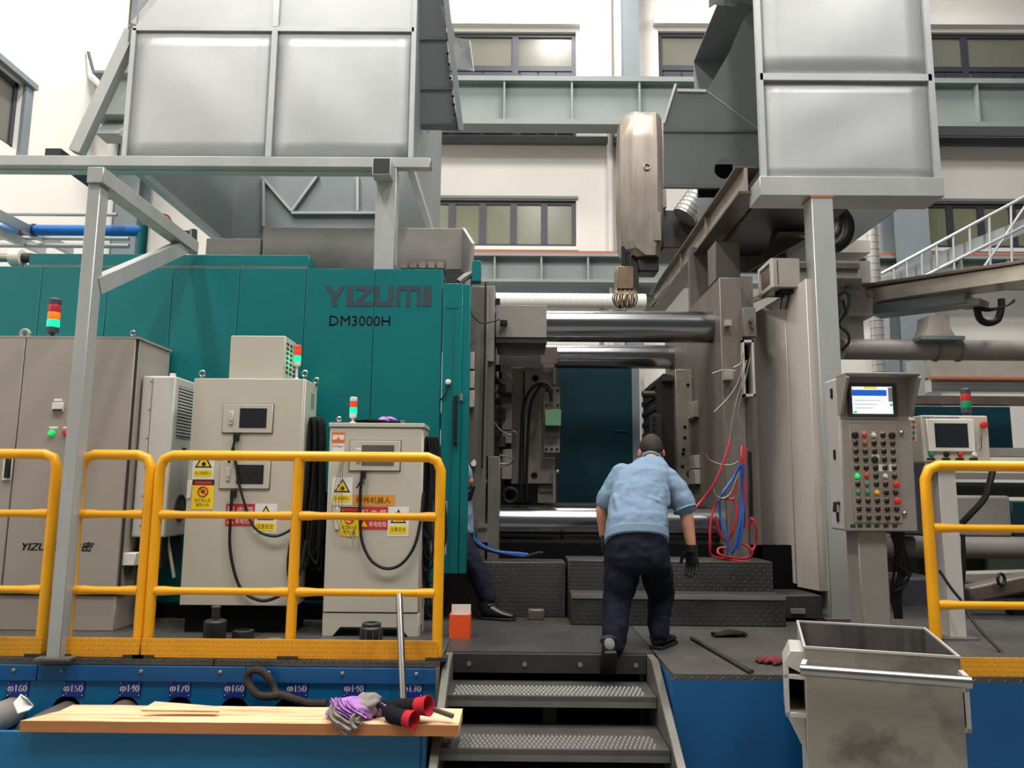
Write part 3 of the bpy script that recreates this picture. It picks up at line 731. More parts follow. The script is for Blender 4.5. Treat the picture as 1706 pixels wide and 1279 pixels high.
for q in (611, 632, 667, 722, 755, 783):
    MB().fbox(811, q-4, 834, q+5, 6.75, 6.85).build('clamp_cylinder', 'rubber', d1, .003)
for q in (645, 690, 735):
    MB().fbox(828, q-9, 842, q+9, 6.8, 6.9).build('clamp_head', 'steel_dark', d1, .003)
loops = [[(808, 608), (822, 622), (838, 638), (850, 640), (853, 632), (845, 622), (836, 618)],
         [(812, 620), (802, 640), (799, 654), (808, 657), (826, 650), (829, 642)],
         [(808, 688), (820, 700), (836, 718), (852, 726), (860, 723), (856, 718), (846, 720)],
         [(806, 762), (825, 771), (848, 772), (857, 767), (848, 761), (832, 758)],
         [(806, 775), (825, 779), (845, 775), (857, 767)]]
for L_ in loops:
    MB().tube(cr([at(p, q, 6.55+.03*math.sin(i)) for i, (p, q) in enumerate(L_)], 5), .0065, 6).build('braided_line', 'wire_braid', d1)

d2 = thing('die_half', at(1130, 800, 7.4), 'dark brown die half with stepped edges on the stained platen', 'die')
MB().fbox(1127, 615, 1156, 808, 7.4, 8.4).build('back_plate', 'die_steel', d2, .005)
m = MB(); z0, z1 = at(1110, 808, 7.5).z, at(1110, 630, 7.5).z; x0, x1 = at(1092, 720, 7.5).x, at(1130, 720, 7.5).x
poly = [(x0, z0), (x1, z0), (x1, z1+.02), (x0+.09, z1+.05), (x0+.04, z1)]
for i in range(9): zz = z1-(z1-z0)*(i+.5)/9; poly += [(x0+.015, zz+.035), (x0, zz+.025), (x0, zz-.02), (x0+.015, zz-.03)]
m.prism(poly, 'y', 7.5, 8.3); m.build('die_cavity_block', 'die_dark', d2, .003)
MB().fbox(1088, 690, 1103, 806, 7.42, 7.6).build('core_slide', 'steel_dark', d2, .003)
for i in range(4): MB().fbox(1087, 692+i*9, 1092, 698+i*9, 7.40, 7.42).build('slide_tooth', 'die_dark', d2)
kn = MB(); a = at(1091, 657, 7.55); kn.cyl(a, a-Vector((.12, 0, 0)), .035); kn.build('slide_pin', 'die_dark', d2)
MB().fbox(1104, 626, 1122, 634, 7.45, 7.7).build('top_lug', 'steel_dark', d2)
for p, q in ((1146, 641), (1141, 711), (1141, 729), (1139, 749), (1138, 756), (1137, 777)):
    MB().lathe([(.016, 0), (.016, .004)], at(p, q, 7.4), (0, -1, 0), 12).build('bolt_hole', 'black_void', d2)
MB().torus(at(1150, 789, 7.4), (0, -1, 0), .03, .008, 16, 6).build('lifting_hole', 'rubber', d2)
for p0, q0, p1, q1 in ((1163, 611, 1184, 634), (1156, 668, 1184, 694), (1175, 714, 1208, 741), (1158, 758, 1186, 780), (1158, 782, 1184, 806)):
    MB().fbox(p0, q0, p1, q1, 7.15, 7.4).build('clamp_block', 'cement', d2, .003)
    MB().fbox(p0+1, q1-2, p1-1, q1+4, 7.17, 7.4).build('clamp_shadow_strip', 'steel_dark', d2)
for q in (610, 642, 677, 765): MB().tube([at(1183, q+6, 7.0), at(1200, q, 6.8), at(1228, q-1, 6.5)], .022, 8).build('clamp_cylinder', 'rubber', d2)
# small items and lines on the stained platen
for L_, r_ in (([(1186, 622), (1205, 616), (1225, 618)], .006), ([(1190, 686), (1215, 660), (1232, 630), (1238, 590)], .008), ([(1238, 588), (1234, 605), (1222, 612)], .008),
               ([(1244, 600), (1235, 640), (1224, 680), (1216, 728)], .009), ([(1250, 595), (1240, 640), (1230, 690), (1243, 735)], .007),
               ([(1176, 756), (1182, 766), (1200, 773), (1218, 774), (1230, 768)], .007), ([(1224, 728), (1238, 738), (1250, 758)], .007)):
    MB().tube(cr([at(p, q, 6.18) for p, q in L_], 5), r_*.7, 6).build('braided_line', 'wire_braid', mach)
MB().fbox(1207, 615, 1222, 632, 6.22, 6.3).build('line_clamp', 'cement', mach)
MB().fbox(1209, 532, 1219, 542, 6.24, 6.3).build('line_clamp', 'cement', mach)
fr = MB(); x0, x1, z0, z1 = rect(1238, 566, 1257, 660, 6.25)
fr.box(x0, x1, 6.25, 6.4, z0, z0+.02); fr.box(x0, x1, 6.25, 6.4, z1-.02, z1); fr.box(x0, x0+.015, 6.25, 6.4, z0, z1); fr.box(x1-.015, x1, 6.25, 6.4, z0, z1)
fr.build('valve_frame', 'cover_panel', mach)
MB().box(x0, x1, 6.38, 6.41, z0, z1).build('valve_recess', 'black_void', mach)
MB().fbox(1238, 512, 1260, 560, 6.25, 6.4).build('valve_plate', 'platen', mach, .003)
for p, q in ((1250, 535), (1253, 545)): MB().lathe([(.018, 0), (.018, .04)], at(p, q, 6.25), (0, -1, 0), 10).build('valve_coil', 'brown_steel', mach)
# hanging hoses
red = [[(1217, 730), (1205, 770), (1190, 805), (1172, 830), (1155, 850)],
       [(1242, 745), (1240, 790), (1241, 840), (1240, 880)],
       [(1236, 742), (1235, 760), (1238, 775)],
       [(1227, 800), (1222, 830), (1205, 830), (1192, 840), (1184, 870), (1183, 905), (1186, 925), (1215, 932), (1265, 938)],
       [(1222, 832), (1228, 850), (1222, 880), (1212, 900), (1200, 890), (1192, 860)],
       [(1236, 905), (1250, 913), (1252, 925), (1238, 930), (1215, 928), (1197, 922), (1198, 913), (1212, 912)],
       [(1247, 880), (1253, 864), (1260, 880), (1259, 905), (1252, 920)]]
blue = [[(1233, 775), (1222, 795), (1206, 818), (1200, 828)], [(1235, 772), (1236, 820), (1233, 870), (1225, 910), (1219, 922)],
        [(1238, 772), (1239, 820), (1236, 880), (1228, 915)], [(1198, 832), (1200, 860), (1210, 890), (1214, 920)]]
for L_ in red: MB().tube(cr([at(p, q, 6.08+.02*math.cos(i*2)) for i, (p, q) in enumerate(L_)], 6), .0095, 8).build('hose', 'hose_red', mach)
for L_ in blue: MB().tube(cr([at(p, q, 6.06+.02*math.sin(i*2)) for i, (p, q) in enumerate(L_)], 6), .0105, 8).build('hose', 'hose_blue', mach)
for L_ in ([(1189, 812), (1192, 824), (1205, 830), (1218, 820), (1226, 800), (1232, 786)],):
    MB().tube(cr([at(p, q, 6.05) for p, q in L_], 6), .007, 6).build('braided_line', 'wire_braid', mach)
MB().tube([at(1249, 752, 6.15), at(1251, 800, 6.15), at(1252, 860, 6.15)], .014, 8).build('hose', 'rubber', mach)
for L_, mm in (([(783, 880), (790, 897), (806, 910), (830, 919), (865, 922), (880, 924)], 'hose_blue'), ([(783, 887), (793, 903), (812, 914), (840, 921), (875, 926)], 'hose_blue'), ([(783, 893), (800, 910), (825, 919), (870, 927), (895, 921), (904, 921)], 'rubber')):
    MB().tube(cr([Vector((at(p, q, 6.2).x, 6.2+.0*i, max(zs+.016, at(p, q, 6.2).z))) for i, (p, q) in enumerate(L_)], 6), .013, 8).build('hose', mm, mach)

# ------------------------------------------------------------------ side guard panel by the stained platen
gz1 = at(1352, 464, 6.1).z; gz0 = at(1358, 985, 6.1).z
gN, gM, gF = at(1353, 700, 6.1), at(1316, 700, 6.38), at(1260, 700, 6.78)
gp = thing('machine_guard', (gN.x, 6.4, gz0), 'tall scuffed pale grey sheet metal guard beside the stained platen', 'guard')
def gslab(a, b, za, zb_, z0a, z0b, th, nm, mt):
    n_ = Vector((b.y-a.y, a.x-b.x, 0)).normalized()
    if n_.x < 0: n_ = -n_
    v = []
    for o_ in (Vector((0, 0, 0)), n_*th): v += [Vector((a.x, a.y, z0a))+o_, Vector((b.x, b.y, z0b))+o_, Vector((b.x, b.y, zb_))+o_, Vector((a.x, a.y, za))+o_]
    MB().add(v, [(0, 1, 2, 3), (7, 6, 5, 4), (0, 4, 5, 1), (1, 5, 6, 2), (2, 6, 7, 3), (3, 7, 4, 0)]).build(nm, mt, gp, .004)
zM = at(1315, 490, 6.38).z; zF = at(1260, 523, 6.78).z
gslab(gN, gM.lerp(gN, .01), gz1, zM, gz0, gz0, .09, 'panel', 'cover_panel')
gslab(gM.lerp(gF, .01), gF, zM, zF, gz0+.02, gz0+.08, .09, 'panel', 'cover_panel')
fx = thing('floor_bracket', at(1330, 1010, 6.0), 'dark steel foot bracket at the base of the pale guard panel', 'bracket')
MB().fbox(1300, 992, 1370, 1030, 6.0, 6.4).build('base_block', 'steel_dark', fx, .004)
MB().fbox(1318, 1014, 1342, 1022, 5.98, 6.0).build('slot_plate', 'deck_edge', fx)
# junction box on its arm
jb = thing('junction_box', at(1303, 478, 6.25), 'beige open-sided junction box on an arm above the pale guard panel', 'junction box')
x0, x1, z0, z1 = rect(1289, 430, 1333, 478, 6.2)
MB().box(x0, x1, 6.2, 6.55, z0, z1).build('box_body', 'cement', jb, .004)
fr = MB()
for a, b, c, d in ((6.2, 6.55, z0, z0+.03), (6.2, 6.55, z1-.03, z1), (6.2, 6.24, z0+.03, z1-.03), (6.51, 6.55, z0+.03, z1-.03)): fr.box(x0-.02, x0-.001, a, b, c, d)
fr.build('open_frame', 'cover_panel', jb)
MB().box(x0-.004, x0-.002, 6.24, 6.51, z0+.03, z1-.03).build('box_opening', 'brown_steel', jb)
MB().box(x0+.03, x0+.036, 6.195, 6.2, z0+.02, z1-.02).build('lid_seam', 'seam_dark', jb)
MB().beam((x0+.02, 6.3, z0-.02), (at(1246, 503, 7.0).x, 7.0, at(1246, 503, 7.0).z), .03, .04).build('support_arm', 'cement', jb)
MB().fbox(1301, 478, 1322, 488, 6.25, 6.4).build('cable_gland', 'rubber', jb)
for i in range(4): MB().tube(cr([at(1304+i*5, 486, 6.3), at(1303+i*5, 498, 6.3), at(1300+i*4, 515, 6.35)]), .006, 6).build('cable', 'wire_braid' if i % 2 else 'rubber', jb)

# ------------------------------------------------------------------ support frame of the sheet hood on the teal side
FY = 6.07
hf = thing('hood_support_frame', at(640, 448, FY), 'galvanised long crossbar and post carrying the sheet hood over the teal enclosure', 'frame')
zc0, zc1 = at(360, 287, FY).z, at(360, 260, FY).z
zc0 = at(360, 277, FY).z
cb = MB().box(-5.6, at(717, 275, FY).x, FY, FY+.085, zc0, zc1).build('crossbar', 'galv_tube', hf, .005)
MB().box(-5.6, at(660, 275, FY).x, FY+.087, FY+.17, zc0-.012, zc1-.01).build('rear_tube', 'galv_tube', hf, .004)
MB().box(at(717, 275, FY).x-.004, at(717, 275, FY).x+.004, FY+.012, FY+.075, zc0+.01, zc1-.01).build('open_tube_end', 'brown_steel', hf)
MB().box(at(624, 380, FY).x, at(658, 380, FY).x, FY, FY+.16, ztm-.02, zc0-.001).build('post', 'galv_tube', hf, .005)
MB().fbox(620, 262, 651, 291, FY-.14, FY).build('stub_tube', 'galv_tube', hf, .003)
MB().fbox(622, 264, 649, 289, FY-.142, FY-.12).build('open_tube_end', 'tube_dark', hf)
MB().fbox(75, 247, 101, 260, FY+.2, FY+1.2).build('stub_tube', 'tube_dark', hf)

# ------------------------------------------------------------------ sheet hood over the teal enclosure
HY0, HY1 = 6.30, 8.8
hx0, hx1 = at(206, 255, HY0).x, at(688, 130, HY0).x
hz0 = at(450, 262, HY0).z; hzs = at(450, 50, HY0).z; hzt = hzs+1.5
hd = thing('fume_hood', ((hx0+hx1)/2, 7.5, hz0), 'big galvanised sheet metal hood above the teal machine, split by crossing seams', 'fume hood')
hm = at(455, 130, HY0).x
for a, b in ((hx0+.03, hm-.025), (hm+.025, hx1-.02)):
    # slightly dished sheets
    n = 8; m = MB(); v = []; f = []
    for j in range(n+1):
        for i in range(n+1):
            u, w = i/n, j/n; d = .016*(math.sin(math.pi*u)*math.sin(math.pi*w))*(1+.9*math.sin(7*u+4*w+a))
            v.append((a+(b-a)*u, HY0-d, hz0+(hzs-hz0-.02)*w))
    for j in range(n):
        for i in range(n): f.append((j*(n+1)+i, j*(n+1)+i+1, (j+1)*(n+1)+i+1, (j+1)*(n+1)+i))
    m.add(v, f); o = m.build('front_sheet', 'galv_sheet', hd, smooth=60)
    k = o.modifiers.new('thickness', 'SOLIDIFY'); k.thickness = .006; k.offset = -1
slope = at(265, 0, HY0).x-at(224, 45, HY0).x
hzc = at(265, 0, HY0).z
for i, (a, b) in enumerate(((hx0, hm-.02), (hm+.02, hx1-.02))):
    dz = hzt-hzs; sl = slope/(hzc-hzs)*dz if i == 0 else 0
    MB().plate([(a, HY0, hzs+.02), (b, HY0, hzs+.02), (b, HY0+.02, hzt), (a+sl, HY0+.02, hzt)], -.006).build('front_sheet', 'galv_sheet', hd)
sm = MB(); sm.box(hx0, hx1, HY0-.02, HY0+.012, hzs-.02, hzs+.02); sm.build('seam_strip', 'galv', hd)
sm = MB(); sm.box(hm-.025, hm+.025, HY0-.022, HY0+.012, hz0, hzs-.02); sm.build('seam_strip', 'galv', hd)
MB().box(hm-.025, hm+.025, HY0-.022, HY0+.012, hzs+.02, hzt).build('seam_strip', 'galv', hd)
MB().box(hx1-.02, hx1+.02, HY0-.02, HY0+.03, hz0, hzt).build('corner_angle', 'galv', hd)
MB().box(hx0-.01, hx0+.03, HY0-.02, HY0+.03, hz0, hzs).build('corner_angle', 'galv', hd)
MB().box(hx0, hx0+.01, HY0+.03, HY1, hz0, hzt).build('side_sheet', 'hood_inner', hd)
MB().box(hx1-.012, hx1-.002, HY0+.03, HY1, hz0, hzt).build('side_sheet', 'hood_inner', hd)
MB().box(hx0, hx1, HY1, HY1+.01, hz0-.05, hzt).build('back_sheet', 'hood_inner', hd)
MB().box(hx0-.02, hx0+.05, HY0+.03, HY1, hz0-.06, hz0).build('bottom_angle', 'galv', hd)
MB().box(hx1-.05, hx1+.01, HY0+.03, HY1, hz0-.06, hz0).build('bottom_angle', 'galv', hd)
for P_ in (((437, 295), (486, 352)), ((486, 352), (530, 292)), ((486, 355), (640, 355)), ((440, 298), (440, 378)), ((596, 292), (596, 352))):
    MB().beam(at(*P_[0], HY1-.03), at(*P_[1], HY1-.03), .03, .05, (0, -1, 0)).build('inner_batten', 'galv', hd)
# diagonal braces at the outer end
MB().beam(at(128, 255, FY+.3), at(221, 55, FY+.3), .1, .1, (0, -1, 0)).build('brace', 'galv_tube', hd)
MB().beam(at(222, 50, FY+.3), at(275, -15, FY+.3), .07, .07, (0, -1, 0)).build('brace', 'galv_tube', hd)
MB().plate([at(217, 38, FY+.24), at(228, 42, FY+.24), at(226, 78, FY+.24), at(214, 70, FY+.24)], -.01).build('rust_gusset', 'brown_steel', hd)
# sloping skirt towards the die opening, with ribs and a torn flap
def tilt(p, q, q0, Y0, q1, Y1): return at(p, q, Y0+(Y1-Y0)*(q-q0)/(q1-q0))
T = lambda p, q: tilt(p, q, -40, 6.5, 215, 6.95)
for (a, b, c, d) in ((-40, 64, 738, 744), (66, 147, 744, 752), (149, 206, 752, 763)):
    MB().plate([T(686, a), T(686, b), T(d, b), T(c, a)], .006).build('skirt_sheet', 'hood_inner', hd)
    MB().beam(T(686, b+1), T(d+2, b+1), .03, .03).build('skirt_seam', 'dark_channel', hd)
MB().plate([T(686, 207), T(686, 216), T(766, 218), T(764, 207)], .02).build('skirt_lip', 'dark_channel', hd)
MB().beam(T(739, -40), T(768, 216), .05, .08, (0, -1, 0)).build('skirt_edge_angle', 'galv', hd)
for q in (92, 110, 133, 163, 177, 193): MB().ball(T(746+(q-92)*.12, q)-Vector((0, .03, 0)), .014, 6, 4).build('rivet', 'rubber', hd)
MB().plate([T(735, 12), T(741, 40), T(752, 62), T(760, 78), T(756, 50), T(744, 8)], .01).build('torn_flap', 'galv', hd)
MB().plate([at(757, 62, 7.0), at(755, 113, 7.0), at(790, 119, 6.9), at(783, 68, 6.9)], .008).build('torn_flap', 'galv', hd)
MB().beam(at(687, 236, 7.3), at(712, 218, 7.4), .03, .03).build('skirt_stay', 'dark_channel', hd)

# ------------------------------------------------------------------ post, beam and sheet hood over the pale guard panel
GY = 6.07
rp = thing('hood_post', at(1403, 1034, GY), 'thick galvanised post standing behind the grey button console', 'post')
xp = (at(1352, 330, GY).x+at(1385, 1030, GY).x)/2; xq = xp+.175
zb0 = at(1420, 326, GY).z; zb1 = at(1420, 294, GY).z
MB().box(xp, xq, GY, GY+.18, PZ, zb0).build('post_tube', 'galv_tube', rp, .006)
MB().box(xp-.006, xq+.006, GY-.006, GY+.186, zb0-.016, zb0-.001).build('weld_bead', 'rail_red', rp)
MB().box(xp-.06, xq+.06, GY-.05, GY+.23, PZ, PZ+.02).build('base_plate', 'stringer', rp)
rh = thing('fume_hood', ((xp+xq)/2, 7, zb0), 'tall galvanised sheet metal hood resting on a channel above the pale guard panel', 'fume hood')
bx0, bx1 = at(1266, 310, GY).x, at(1573, 310, GY).x
MB().box(bx0, bx1, GY, GY+.3, zb0, zb1).build('carrying_channel', 'galv_tube', rh, .005)
sx0, sx1 = at(1266, 150, GY+.05).x, at(1552, 150, GY+.05).x
zmid = at(1400, 130, GY+.05).z
for a, b in ((zb1, zmid-.03), (zmid+.03, zmid+1.5)):
    n = 8; m = MB(); v = []; f = []
    for j in range(n+1):
        for i in range(n+1):
            u, w = i/n, j/n; d = .014*(math.sin(math.pi*u)*math.sin(math.pi*w))*(1+.9*math.sin(6*u-5*w+a))
            v.append((sx0+.02+(sx1-sx0-.04)*u, GY+.06-d, a+(b-a)*w))
    for j in range(n):
        for i in range(n): f.append((j*(n+1)+i, j*(n+1)+i+1, (j+1)*(n+1)+i+1, (j+1)*(n+1)+i))
    m.add(v, f); o = m.build('front_sheet', 'galv_sheet', rh, smooth=60); k = o.modifiers.new('thickness', 'SOLIDIFY'); k.thickness = .006; k.offset = -1
MB().box(sx0, sx1, GY+.03, GY+.07, zmid-.03, zmid+.03).build('seam_strip', 'galv', rh)
MB().box(sx0-.02, sx0+.025, GY+.03, GY+.08, zb1, zmid+1.5).build('corner_angle', 'galv', rh)
MB().box(sx1-.03, sx1+.02, GY+.03, GY+.08, zb1, zmid+1.5).build('corner_angle', 'galv', rh)
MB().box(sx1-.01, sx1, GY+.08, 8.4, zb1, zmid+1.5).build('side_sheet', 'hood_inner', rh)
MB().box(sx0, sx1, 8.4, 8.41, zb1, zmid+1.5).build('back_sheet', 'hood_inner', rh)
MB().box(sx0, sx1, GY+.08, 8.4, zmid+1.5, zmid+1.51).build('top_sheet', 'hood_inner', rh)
# sloping skirt with the round cut-out
U = lambda p, q: tilt(p, q, -30, 7.1, 312, 7.7)
MB().plate([U(1105, 206), U(1105, 219), U(1264, 219), U(1264, 10), U(1240, 30), U(1216, 86), U(1178, 152), U(1126, 150)], .006).build('skirt_sheet', 'hood_inner', rh)
ring = [(1206+16*math.cos(a)*(1+.06*math.sin(3*a)), 280+18*math.sin(a)) for a in [2*math.pi*i/16 for i in range(16)]]
sq = []
for p, q in ring:
    dx, dy = p-1206, q-280; k = 1e9
    if dx > 0: k = min(k, (1264-1206)/dx)
    if dx < 0: k = min(k, (1105-1206)/dx)
    if dy > 0: k = min(k, (312-280)/dy)
    if dy < 0: k = min(k, (219-280)/dy)
    sq.append((1206+dx*k, 280+dy*k))
m = MB(); v = [U(*p) for p in ring]+[U(*p) for p in sq]
for c in ((1105, 219), (1264, 219), (1105, 312), (1264, 312)): v.append(U(*c))
f = [(i, (i+1) % 16, 16+(i+1) % 16, 16+i) for i in range(16)]
for ci, c in enumerate(((1105, 219), (1264, 219), (1105, 312), (1264, 312))):
    for i in range(16):
        a, b = sq[i], sq[(i+1) % 16]
        if abs(a[0]-b[0]) > .5 and abs(a[1]-b[1]) > .5 and abs((a[0] if abs(a[0]-c[0]) < abs(b[0]-c[0]) else b[0])-c[0]) < 1 and abs((a[1] if abs(a[1]-c[1]) < abs(b[1]-c[1]) else b[1])-c[1]) < 1:
            f.append((16+i, 16+(i+1) % 16, 32+ci))
m.add(v, f); o = m.build('skirt_sheet', 'hood_inner', rh, smooth=0); k = o.modifiers.new('thickness', 'SOLIDIFY'); k.thickness = .006
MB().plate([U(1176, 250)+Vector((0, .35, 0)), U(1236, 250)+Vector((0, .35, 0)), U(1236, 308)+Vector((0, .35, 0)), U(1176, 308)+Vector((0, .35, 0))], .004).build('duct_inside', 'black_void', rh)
MB().beam(U(1105, 218), U(1264, 219), .03, .03).build('skirt_seam', 'dark_channel', rh)
MB().beam(U(1178, 152), U(1264, 216), .015, .02).build('skirt_crease', 'galv', rh)
MB().beam(U(1128, 151), U(1176, 152), .03, .03).build('edge_strip', 'galv', rh)
MB().beam(U(1127, 140), U(1107, 206), .03, .03).build('edge_strip', 'galv', rh)
MB().beam(U(1105, 310), U(1264, 312), .04, .04).build('skirt_lip', 'dark_channel', rh)
MB().plate([U(1181, -2), U(1181, 14), U(1190, 8), U(1222, 12), U(1232, 2), U(1262, 14), U(1262, -10)], .01).build('torn_edge', 'hood_inner', rh)

# ------------------------------------------------------------------ galvanised cantilever in front of the taupe cabinet
PYF = 4.46
fxl = at(98, 850, PYF).x
zpt = at(165, 306, PYF).z
ct = thing('cantilever_post', (fxl+.05, PYF+.05, PZ), 'slim galvanised square post with a braced arm, standing between the yellow rails', 'post')
MB().box(fxl, fxl+.078, PYF, PYF+.1, PZ, zpt).build('post_tube', 'galv_tube', ct, .004)
MB().box(fxl-.05, fxl+.15, PYF-.03, PYF+.13, PZ, PZ+.012).build('base_plate', 'stringer', ct)
MB().box(fxl, fxl+.1, PYF-.02, 5.86, zpt, zpt+.1).build('arm', 'galv_tube', ct, .004)
zb_ = at(171, 478, PYF+.1).z
MB().beam((fxl+.05, PYF+.08, zb_), (fxl+.05, 5.7, zpt+.01), .1, .07, (1, 0, 0)).build('brace', 'galv_tube', ct)

# ------------------------------------------------------------------ pipes and hoses over the teal enclosure
bp = thing('blue_pipe', at(150, 384, 7.4), 'bright blue compressed air pipe with grey couplings running above the teal enclosure', 'pipe')
z = at(150, 384, 7.4).z
MB().cyl((-6.5, 7.4, z), (at(238, 384, 7.4).x, 7.4, z), .055).build('pipe_run', 'pipe_blue', bp)
MB().cyl((at(238, 384, 7.4).x, 7.4, z+.05), (at(238, 384, 7.4).x, 7.4, ztm), .05).build('down_pipe', 'teal', bp)
MB().cyl((at(54, 384, 7.4).x, 7.4, z), (at(59, 384, 7.4).x, 7.4, z), .065).build('pipe_clamp', 'frame_dark', bp)
for q, r_ in ((357, .02), (397, .022), (409, .025)):
    o = MB().cyl((-6.5, 7.7, at(100, q, 7.7).z), (at(215 if q > 360 else 195, q, 7.7).x, 7.7, at(100, q, 7.7).z), r_, n=10).build('steel_conduit', 'galv')
    tag(o, {357: 'uppermost thin grey conduit above the blue pipe', 397: 'thin grey conduit just under the blue pipe', 409: 'lowest thin grey conduit, close above the teal enclosure'}[q], 'conduit')
for i, (a, b) in enumerate((((-10, 355), (118, 418)), ((-15, 380), (72, 418)))):
    tag(MB().beam(at(*a, 6.6), at(*b, 8.6), .06, .09).build('roof_girt', 'galv'), ['longer slanting grey girt crossing in front of the blue pipe', 'shorter slanting grey girt at the picture edge under the blue pipe'][i], 'girt')
tag(MB().tube(cr([at(-5, 366, 7.2), at(12, 372, 7.2), at(28, 380, 7.2), at(36, 392, 7.2)]), .012, 8).build('air_hose', 'hose_orange'), 'thin orange air hose by the picture edge in front of the blue pipe', 'hose')
tag(MB().tube(cr([at(257, 362, 7.0), at(268, 357, 7.0), at(280, 360, 7.0), at(286, 370, 7.0)]), .01, 8).build('air_hose', 'hose_orange'), 'short arched orange air hose above the end of the blue pipe', 'hose')
rg = thing('air_regulator', at(310, 395, 7.0), 'small steel air regulator with black knob beside the galvanised arm', 'regulator')
MB().cyl(at(284, 372, 7.0), at(292, 384, 7.0), .03).build('inlet', 'steel_dark', rg)
MB().cyl(at(295, 389, 7.0), at(318, 389, 7.0), .03).build('body', 'brown_steel', rg)
MB().cyl(at(322, 383, 7.0), at(322, 428, 7.0), .035).build('bowl', 'chrome_dull', rg)

# ------------------------------------------------------------------ ducts
def duct(a, b, r, n_r, label, m='duct'):
    a, b = Vector(a), Vector(b); t = thing('spiral_duct', b, label, 'duct')
    MB().cyl(a, b, r, n=24).build('duct_tube', m, t)
    mb = MB(); d = (b-a)
    for i in range(n_r):
        c = a+d*(i+.5)/n_r; mb.torus(c, d, r, .008, 20, 5)
    o = mb.build('seam_ridges', m, t); o['kind'] = 'stuff'
    if a.y > 12:
        for f_ in (.12, .72): c = a+d*f_; MB().box(c.x-.04, c.x+.04, c.y-.04, c.y+.04, 0, c.z-r).build('duct_stand', 'beam_grey', t)
a_, b_ = at(673, 290, 10.5), at(671, 445, 10.5); duct(a_, (b_.x, 10.5, PZ), .115, 46, 'narrow silvery spiral duct rising behind the roof tank')
duct(at(815, 501, 13.0), at(1075, 503, 13.0), .14, 26, 'long white horizontal duct seen above the chrome tie bar', 'pipe_white')
duct(at(1185, 300, 9.6), at(1140, 362, 9.6), .17, 10, 'short slanting silvery duct below the round hood cut-out')
a_, b_ = at(1448, 330, 10.8), at(1458, 446, 10.8); duct(a_, (a_.x, 10.8, PZ), .09, 50, 'silvery vertical duct beside the grey column behind the hood post')

# ------------------------------------------------------------------ overhead rail and its deck
rl = thing('overhead_rail', at(1160, 400, 8.0), 'long channel rail running back over the dies from the tall hood', 'rail')
rx = at(1240, 300, 6.3).x; rz1 = at(1238, 276, 6.3).z; rz0 = at(1246, 322, 6.3).z; hgt = rz1-rz0
MB().box(rx, rx+.03, 6.3, 10.6, rz0+.02, rz1-.02).build('rail_web', 'launder', rl)
MB().box(rx-.07, rx+.15, 6.3, 10.6, rz1-.02, rz1).build('top_flange', 'brown_steel', rl)
MB().box(rx-.05, rx+.15, 6.3, 10.6, rz0, rz0+.02).build('bottom_flange', 'brown_steel', rl)
for y in (7.5, 8.7): MB().box(rx-.04, rx, y, y+.02, rz0+.02, rz1-.02).build('web_stiffener', 'launder', rl)
MB().box(rx+.16, rx+1.0, 6.38, 8.4, rz0-.02, rz0+.02).build('deck_plate', 'steel_dark', rl)
MB().box(rx+.2, rx+.95, 8.0, 8.05, rz0-.2, rz0-.02).build('cross_channel', 'stringer', rl)
MB().fbox(1192, 402, 1233, 465, 7.3, 7.6).build('support_column', 'platen', rl, .004)
MB().fbox(1150, 412, 1193, 520, 8.0, 8.1).build('gusset', 'platen', rl)
MB().beam(at(1085, 510, 10.6), at(1140, 452, 9.0), .05, .05).build('hand_rail', 'brown_steel', rl)
# spray robot sleeve hanging beside the rail
SYR = 9.6
sp = thing('spray_arm', at(1070, 500, SYR), 'hanging stainless sleeved spray arm with a brown head of copper nozzles', 'robot arm')
def zz(q): return at(1070, q, SYR).z
def xx_(p): return at(p, 300, SYR).x
rings = []
for q, p0, p1, ch in ((186, 1043, 1103, .1), (192, 1037, 1107, .13), (230, 1035, 1108, .13), (345, 1034, 1107, .13), (400, 1035, 1104, .12), (412, 1040, 1101, .12), (425, 1062, 1098, .08)):
    a, b, z = xx_(p0), xx_(p1), zz(q); w = .5
    rings.append([(a, SYR+ch, z), (a+ch*1.2, SYR, z), (b-ch*.7, SYR, z), (b, SYR+ch*.8, z), (b, SYR+w, z), (a, SYR+w, z)])
MB().loft(rings).build('sleeve', 'stainless', sp, .006, smooth=18)
MB().fbox(1098, 200, 1109, 345, SYR+.1, SYR+.45).build('sleeve_flap', 'stainless', sp)
MB().torus(at(1078, 278, SYR-.01), (0, -1, 0), .04, .009, 12, 6).build('pull_ring', 'stainless', sp)
MB().fbox(1090, 352, 1101, 400, SYR-.02, SYR+.3).build('hinge_plate', 'stainless', sp)
MB().fbox(1103, 350, 1192, 413, SYR+.2, SYR+.9).build('arm_box', 'steel_dark', sp, .01)
MB().fbox(1063, 424, 1098, 452, SYR+.1, SYR+.4).build('gearbox', 'steel_dark', sp, .02)
MB().fbox(1036, 410, 1043, 442, SYR+.1, SYR+.18).build('cable_pack', 'rubber', sp)
MB().fbox(1044, 412, 1050, 444, SYR+.1, SYR+.18).build('cable_pack', 'rubber', sp)
MB().fbox(1052, 412, 1064, 485, SYR+.15, SYR+.25).build('mounting_bar', 'steel_dark', sp)
MB().fbox(1028, 443, 1056, 481, SYR, SYR+.3).build('spray_head', 'stainless_dirty', sp, .01)
random.seed(11)
